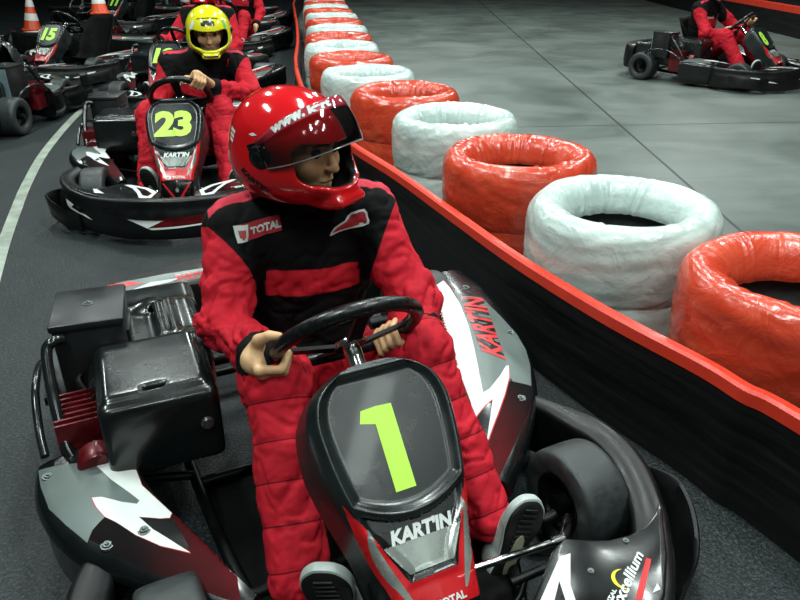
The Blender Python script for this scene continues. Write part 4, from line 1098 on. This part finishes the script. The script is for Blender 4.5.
def make_driver(label, loc, rz, J, kind, res=.0045, sres=.0065, seed=0, grips=('R', 'L'), shoes=True, head=True, group='kart drivers'):
    v = {k: Vector(p) for k, p in J.items() if not k.startswith('_')}
    Mh = Matrix.Translation(v['head']) @ Euler((R(J['_pitch']), R(J['_roll']), R(J['_yaw'])), 'XYZ').to_matrix().to_4x4()
    Mh = Matrix.Translation(v['head']) @ (Matrix.Rotation(R(J['_yaw']), 4, 'Z') @ Matrix.Rotation(R(J['_pitch']), 4, 'X') @ Matrix.Rotation(R(J['_roll']), 4, 'Y'))
    pts = [np.array(p) for p in v.values()]; lo, hi = np.min(pts, 0) - .22, np.max(pts, 0) + .22
    # ---- body, one continuous surface
    F = Field(lo, hi, res)
    hp = lambda p: Mh @ Vector(p)
    H3 = Mh.to_3x3()
    F.ell(hp((0, .015, .03)), (.075, .093, .09), rot=H3, k=.02); F.ell(hp((0, -.028, -.03)), (.060, .068, .082), rot=H3, k=.03); F.ell(hp((0, -.05, -.088)), (.042, .042, .03), rot=H3, k=.025)
    F.cone(hp((0, -.090, .018)), hp((0, -.112, -.022)), .007, .0115, k=.008)
    for s in (1, -1):
        F.ell(hp((s * .038, -.068, -.02)), (.024, .024, .028), rot=H3, k=.02); F.cone(hp((0, -.092, .032)), hp((s * .046, -.075, .030)), .010, .009, k=.012)
        F.ell(hp((s * .010, -.104, -.024)), (.007, .008, .006), rot=H3, k=.005); F.ell(hp((s * .031, -.100, .012)), (.015, .012, .009), rot=H3, k=.008, mode='s')
        F.ell(hp((s * .072, .0, -.01)), (.012, .022, .032), rot=H3, k=.006)
    F.ell(hp((0, -.093, -.052)), (.022, .010, .0065), rot=H3, k=.005); F.ell(hp((0, -.091, -.064)), (.019, .010, .006), rot=H3, k=.005); F.ell(hp((0, -.104, -.058)), (.022, .006, .0015), rot=H3, k=.003, mode='s')
    F.ell(hp((0, -.082, -.088)), (.02, .016, .014), rot=H3, k=.012)
    F.cone(v['neck'], hp((0, .02, -.06)), .055, .052, k=.03)
    F.ell(v['chest'], (.13, .08, .17), k=.03); F.cone(v['chest'], v['pelvis'], .09, .08, k=.04); F.cone(v['neck'], v['chest'], .07, .09, k=.04)
    for s in 'RL':
        F.cone(v['neck'], v['sh' + s], .045, .05, k=.03); F.cone(v['sh' + s], v['el' + s], .046, .036, k=.02); F.cone(v['el' + s], v['wr' + s], .036, .026, k=.015)
        F.cone(v['pelvis'] + Vector((.07 * (1 if s == 'L' else -1), 0, 0)), v['kn' + s], .06, .052, k=.03); F.cone(v['kn' + s], v['an' + s], .048, .034, k=.02)
    for s in 'RL':
        if s in grips:
            B, T, Nn, rad = rim_pt(J['_ang' + s]); A = Vector(J['_A' + s]); A = (A - T * A.dot(T)).normalized(); T2 = T * J['_T' + s]; S = T2.cross(A) * (1 if s == 'R' else -1); S = S * J.get('_S' + s, 1)
            grip(F, B, T2, A, S, v['wr' + s])
        else:
            w, e = v['wr' + s], v['el' + s]; d = (w - e).normalized(); q = d.orthogonal().normalized(); n2 = d.cross(q)
            F.ell(w + d * .05, (.035, .035, .035), k=.02)
            for k in range(4):
                b0 = w + d * .07 + q * (.018 - .012 * k) * 1.4; b1 = b0 + d * .035 + n2 * .008; b2 = b1 + d * .018 + n2 * .022
                F.cone(b0, b1, .0095, .009, k=.003); F.cone(b1, b2, .009, .0075, k=.003)
            F.cone(w + d * .035 + q * .03, w + d * .07 + q * .05 + n2 * .02, .012, .009, k=.005)
    V, Q = F.mesh(); V = relax(V, Q, 1, .4)
    root = link(bpy.data.objects.new('person', npmesh('person', V, Q, M['skin']))); root.location = (*loc, 0); root.rotation_euler = (0, 0, R(rz)); tag(root, label, 'person', group)
    # ---- suit
    G = Field(lo, hi, sres)
    ch, pe, nk = v['chest'], v['pelvis'], v['neck']; tw = (v['shL'] - v['shR']); yaw = math.atan2(tw.y, tw.x); rotc = (0, 0, yaw)
    arms = {}; ARM = []
    G.ell(ch, (.185, .125, .20), rot=rotc, k=.0); G.ell(ch + Vector((0, .0, .07)), (.18, .115, .15), rot=rotc, k=.04)
    mid = ch.lerp(pe, .5); G.ell(mid, (.172, .135, .19), rot=rotc, k=.05); G.ell(pe, (.18, .15, .13), k=.05)
    G.cone(nk, nk + (hp((0, .01, -.05)) - nk) * .45, .072, .068, k=.025)
    for s in 'RL':
        G.cone(nk + (v['sh' + s] - nk) * .15, v['sh' + s], .066, .067, k=.06); G.cone(v['sh' + s], v['el' + s], .069, .064, k=.04); G.cone(v['el' + s], v['wr' + s], .063, .047, k=.02)
        G.ell(v['el' + s], (.066, .066, .066), k=.02)
        w = v['wr' + s]; d = (w - v['el' + s]).normalized(); G.cone(w - d * .005, w + d * .022, .046, .040, k=.004)
        hip = pe + Vector((.085 * (1 if s == 'L' else -1), -.02, 0)); G.cone(hip, v['kn' + s], .098, .082, k=.04); G.ell(v['kn' + s], (.083, .083, .083), k=.02); G.cone(v['kn' + s], v['an' + s], .076, .066, k=.02)
    V, Q = G.mesh(); V = relax(V, Q, 3, .5); N = normals(V, Q)
    # which limb a point belongs to
    dA = np.full(len(V), 9.0); tA = np.zeros(len(V)); dF = np.full(len(V), 9.0); tF = np.zeros(len(V)); dL = np.full(len(V), 9.0); sL = np.zeros(len(V)); sd = np.zeros(len(V))
    for s in 'RL':
        d, t = seg_d(V, v['sh' + s], v['el' + s]); m = d < dA; dA[m] = d[m]; tA[m] = t[m]; sd[m] = 1 if s == 'L' else -1
        d, t = seg_d(V, v['el' + s], v['wr' + s]); m = d < dF; dF[m] = d[m]; tF[m] = t[m]
        hip = pe + Vector((.085 * (1 if s == 'L' else -1), -.02, 0))
        d, t = seg_d(V, hip, v['kn' + s]); m = d < dL; dL[m] = d[m]; sL[m] = t[m] * .42
        d, t = seg_d(V, v['kn' + s], v['an' + s]); m = d < dL; dL[m] = d[m]; sL[m] = .42 + t[m] * .40
    dT = np.minimum(seg_d(V, nk, ch)[0] - .13, seg_d(V, ch, pe)[0] - .145)
    arm = np.minimum(dA - .07, dF - .055); leg = dL - .085
    is_arm = ((arm < dT - .012) | ((tA > .45) & (arm < .012))) & (arm < leg); is_leg = (leg < dT) & ~is_arm
    # wrinkles: stronger on limbs and round the waist
    P = V.copy(); wz = np.exp(-((V[:, 2] - (ch.z - .12)) / .10) ** 2)
    p1 = P * np.array((13, 13, 20)) + fbm(P * 9, 2, seed)[:, None] * 3.0; p2 = P * np.array((30, 30, 40)) + fbm(P * 20, 2, seed + 5)[:, None] * 2.5
    f1 = np.abs(fbm(p1, 2, seed + 1) - .5) * 2; f2 = np.abs(fbm(p2, 2, seed + 2) - .5) * 2
    crease = -(np.clip(1 - f1 * 3.0, 0, 1) ** 1.6) * .010 - (np.clip(1 - f2 * 3, 0, 1) ** 1.6) * .0035 + (fbm(P * 11, 2, seed + 7) - .5) * .022
    amt = np.where(is_arm, .45 + .75 * np.clip(tA, 0, 1), np.where(is_leg, .75, .45 + .6 * wz))
    bend = np.exp(-((tF) / .35) ** 2) * is_arm
    ringw = np.sin(tF * 22 + fbm(P * 10, 2, seed + 3) * 9) * .004 * np.exp(-((tF - .85) / .35) ** 2) * is_arm + np.sin(tA * 15 + fbm(P * 9, 2, seed + 4) * 8) * .0035 * is_arm * np.exp(-((tA - .9) / .4) ** 2)
    stitchv = ((sL + .03 * (fbm(P * 3, 1, 4) - .5)) % .085) - .0425
    quilt = -.003 * np.exp(-(stitchv / .006) ** 2) * is_leg
    cuff = np.where(is_arm, tF - .90, -1.0)
    amt = np.where(cuff > 0, .15, amt)
    V = V + N * (crease * amt + ringw * (cuff < 0) + quilt)[:, None]
    # colour layout stored as signed distances (metres); the material cuts the panels from them
    zt = (V - np.array(ch)) @ np.array((nk - pe).normalized())                        # height along the torso, 0 at the chest centre
    band = np.maximum(J['_band'][0] - zt, zt - J['_band'][1])                          # <0 inside the red band
    offi = np.zeros(len(V))
    for q_, s in ((1, 'L'), (-1, 'R')):
        a, b_ = np.array(v['sh' + s]), np.array(v['el' + s]); ax_ = (b_ - a) / np.linalg.norm(b_ - a); uu = np.array(ch + (nk - ch) * .3) - a; uu[1] -= .05; uu = uu - ax_ * (uu @ ax_); uu /= np.linalg.norm(uu)
        o_ = (V - a) @ uu; offi = np.where(sd == q_, o_, offi)
    sleeve = (tA - J.get('_cap', .30)) * .26 - 1.0 * (offi + .01)                                           # >0 below the shoulder cap
    blk_t = band * 1.0
    lat = np.abs((V - np.array(ch)) @ np.array((math.cos(yaw), math.sin(yaw), 0))) - .118  # side panels stay black
    blk_t = np.maximum(blk_t, lat)
    below = (J['_waist'] - zt)                                                         # >0 under the waist: red trousers
    blk_t = np.where(below > -.02, np.minimum(blk_t, -below), blk_t)
    panel = np.where(is_arm, np.where(tF > .4, cuff * .2, -sleeve), np.where(is_leg, -.05, blk_t))
    near = np.abs(arm - dT) < .012
    top = (V - np.array(nk)); ax = np.array(((math.cos(yaw), math.sin(yaw), 0)))
    la = top @ ax; fr = top @ np.array((-math.sin(yaw), math.cos(yaw), 0)); strap = np.minimum(np.minimum(J.get('_strapw', .019) - np.abs(fr + J.get('_strapy', .04)), np.abs(la) - .085), .225 - np.abs(la))
    strap = np.minimum(strap, (V[:, 2] - (nk.z - .07)) * 1.0); strap = np.where(is_arm, np.minimum(strap, (.10 - tA) * .25), strap)
    stitch = np.where(is_leg, stitchv, .05)
    me = npmesh('racing_suit', V, Q, M['suit'], {'panel': panel, 'strap': strap, 'stitch': stitch})
    so = link(bpy.data.objects.new('racing_suit', me), root); so['label'] = 'red and black racing suit'
    # ---- chest patches
    bv = BVHTree.FromPolygons([Vector(p) for p in V], [tuple(int(i) for i in q) for q in Q])
    X = Vector((math.cos(yaw), math.sin(yaw), 0)); Zt = (nk - pe).normalized(); Zt = (Zt - X * Zt.dot(X)).normalized()
    for (px_, pz_), k in ((J['_patch'][0], 0), (J['_patch'][1], 1)):
        b = MB(); O = ch + X * px_ + Zt * pz_; PS = .95; ca, sa = math.cos(R(6)), math.sin(R(6)); U_, V_ = X * ca + Zt * sa, Zt * ca - X * sa
        def dk(shp, mi, off): decal(b, ([(x * PS, y * PS) for x, y in shp[0]], shp[1]), O, U_, V_, bv, mi, off, .012, back=.3, reach=.3, maxd=.05)
        if k == 0:
            dk(poly2d([(-.052, -.018), (.052, -.018), (.052, .020), (-.052, .020)]), 0, .0018)
            dk(poly2d([(-.060, -.016), (-.036, -.020), (-.026, .016), (-.062, .020)]), 1, .0028)
            dk(poly2d([(-.052, -.008), (-.038, -.010), (-.034, .006), (-.052, .008)]), 2, .0034)
            t_, f_ = text2d('TOTAL', .019, .05, .1, 1.0); dk(([(x + .014, y) for x, y in t_], f_), 1, .0028)
        else:
            dk(poly2d([(-.055, -.026), (-.04, -.008), (-.01, .004), (.01, .020), (.045, .022), (.05, .004), (.048, -.012), (.01, -.018), (-.03, -.022)], 2), 1, .0018)
            dk(poly2d([(-.044, -.020), (-.034, -.010), (-.006, .001), (.014, .016), (.041, .017), (.044, .004), (.042, -.009), (.008, -.014)], 2), 0, .0026)
        b.build('chest_patch', [M['red_cloth'], M['white'], M['red_cloth2']], so, fix=False)
    if kind and head: make_helmet(root, Mh @ Matrix.Diagonal((.97, .97, .92, 1)), kind)
    for s in (1, -1):
        if head:
            e = MB(); e.lathe([(.012 * math.sin(PI * k / 12), -.012 * math.cos(PI * k / 12)) for k in range(13)], 16, 0, Mh @ Matrix.Translation((s * .031, -.083, .012))); e.build('eye', M['eye'], root)
            eb = MB(); eb.tube([Mh @ Vector((s * x, y, z)) for x, y, z in ((.012, -.103, .030), (.03, -.101, .036), (.05, -.088, .030))], [.003, .0045, .002], 8); eb.build('eyebrow', M['brow'], root)
    if shoes:
        for s in 'RL': shoe(root, J['_heel' + s], J['_toe' + s], J['_up' + s], s == 'L')
    return root
M['red_cloth'] = pmat('red_patch_cloth', '9c1b28', .7, bump=.1); M['red_cloth2'] = pmat('orange_red_patch_cloth', 'b04a4a', .7, bump=.1)
K1 = ((-.04, 1.16), 26)
proto, NBV = make_kart('1', *K1, 'large kart number 1 in front, with the red-helmeted driver')
J1 = dict(pelvis=(.03, .60, .17), chest=(.035, .535, .56), neck=(.03, .525, .755), shR=(-.14, .52, .695), shL=(.182, .47, .705), elR=(-.215, .40, .51), elL=(.238, .325, .505),
          wrR=(-.18, .235, .512), wrL=(.205, .225, .47), knR=(-.15, .22, .44), knL=(.186, .20, .44), anR=(-.205, -.03, .12), anL=(.235, -.06, .125), head=(.002, .455, .89),
          _yaw=32, _pitch=6, _roll=0, _angR=194, _AR=(-.6, .5, -.4), _TR=-1, _angL=-33, _AL=(.45, .2, -.75), _TL=1, _band=(-.015, .055), _waist=-.20, _patch=((-.118, .165), (.092, .16)),
          _heelR=(-.145, -.14, .012), _toeR=(-.20, -.165, .255), _upR=(.6, 1, .15), _heelL=(.21, -.165, .016), _toeL=(.288, -.16, .228), _upL=(.2, 1, .15))
make_driver('person in a red helmet with raised visor, seated in kart 1, looking to their left', *K1, J1, 'red', seed=3)

# ---- other karts: copies of the first with their own number and place
def kart(num, loc, rz, label):
    r = copy_tree(proto, None, skip=('number',)); r.location = (*loc, 0); r.rotation_euler = (0, 0, R(rz)); r['label'] = label
    number_mark(num, [c for c in kids(r) if c.name.startswith('nose_panel')][0], NBV); return r
K23 = ((-1.165, 3.74), 10); K18 = ((-1.93, 6.2), -6)
kart('23', *K23, 'kart number 23 right behind kart 1, driver in a yellow helmet')
kart('18', *K18, 'kart number 18 behind the yellow-helmeted driver')
kart('7', (-2.28, 9.55), -3, 'kart directly behind kart 18, side by the barrier')
kart('9', (-2.58, 12.0), 0, 'farthest kart of the lane queue beside the barrier')
kart('4', (-3.43, 6.22), 177, 'parked kart facing away at the left edge, white and orange side pod')
kart('15', (-3.56, 7.74), -15, 'empty kart number 15 parked facing left below the small cone')
kart('6', (-4.3, 10.4), 177, 'parked kart facing away behind kart 15, cone on its box')
kart('11', (-4.5, 12.2), -20, 'empty kart number 11 at the top edge')
kart('5', (-4.9, 15.2), 177, 'parked kart facing away behind kart 11, grey box showing')
KR = ((3.6, 7.55), 44)
kart('8', *KR, 'kart driving past on the grey concrete at the upper right')

J2 = dict(J1, pelvis=(.03, .62, .17), chest=(.09, .56, .53), neck=(.12, .535, .715), shR=(-.075, .53, .675), shL=(.30, .52, .675), elR=(-.17, .42, .46), elL=(.37, .36, .52),
          wrR=(-.15, .27, .455), wrL=(.175, .235, .59), knR=(-.18, .22, .45), knL=(.20, .20, .46), head=(.165, .44, .86), _yaw=4, _pitch=16, _strapw=.011, _angR=215, _AR=(-.3, .7, -.3), _angL=50, _AL=(.55, .7, .1),
          _patch=((-.085, .07), (.09, .075)))
make_driver('person in a yellow helmet facing the camera, seated in kart 23', *K23, J2, 'yellow', res=.006, sres=.009, seed=11)
J3 = dict(J2, pelvis=(.10, .64, .17), chest=(.13, .62, .58), neck=(.14, .62, .77), shR=(-.05, .60, .73), shL=(.32, .60, .73), elL=(.40, .52, .48), wrL=(.38, .32, .36), elR=(-.15, .42, .52), wrR=(-.20, .25, .54),
          head=(.14, .56, .93), _pitch=0, knL=(.25, .22, .45))
d3 = make_driver('person in red and black behind the yellow helmet, seated in kart 18', *K18, J3, 'red', res=.008, sres=.011, seed=21, grips=('R',))
def driver_copy(k, label):
    c = copy_tree(d3); c.location = (*k[0], 0); c.rotation_euler = (0, 0, R(k[1])); c['label'] = label; return c
driver_copy(((-2.28, 9.55), -3), 'person in red at the top edge, seated in the kart behind kart 18')
J4 = dict(J2, _yaw=5, _angL=20, _AL=(.8, .4, -.2), elL=(.30, .34, .5), wrL=(.25, .235, .55), pelvis=(0, .62, .17), chest=(0, .56, .55), neck=(0, .55, .745), shR=(-.185, .54, .70), shL=(.185, .54, .70), elR=(-.26, .40, .48), head=(0, .50, .9), _pitch=5)
make_driver('person in red driving the passing kart on the grey concrete', *KR, J4, 'red', res=.008, sres=.011, seed=31)

kb = lambda loc, rz, p: (loc[0] + p[0] * math.cos(R(rz)) - p[1] * math.sin(R(rz)), loc[1] + p[0] * math.sin(R(rz)) + p[1] * math.cos(R(rz)))
bx, by = kb((-4.3, 10.4), 177, (-.492, .70))
cone((bx, by, .498), .62, (0, 0), 'orange and white traffic cone standing on the box of a parked kart')
c1 = U(33, 31); cone((c1[0], c1[1], .014), .8, (0, R(5)), 'smaller-looking red and white cone on the floor at the far left')
c3 = U(186, 9); cone((c3[0], c3[1], 0), .8, (0, 0), 'distant cone peeking out left of the yellow helmet at the top edge')
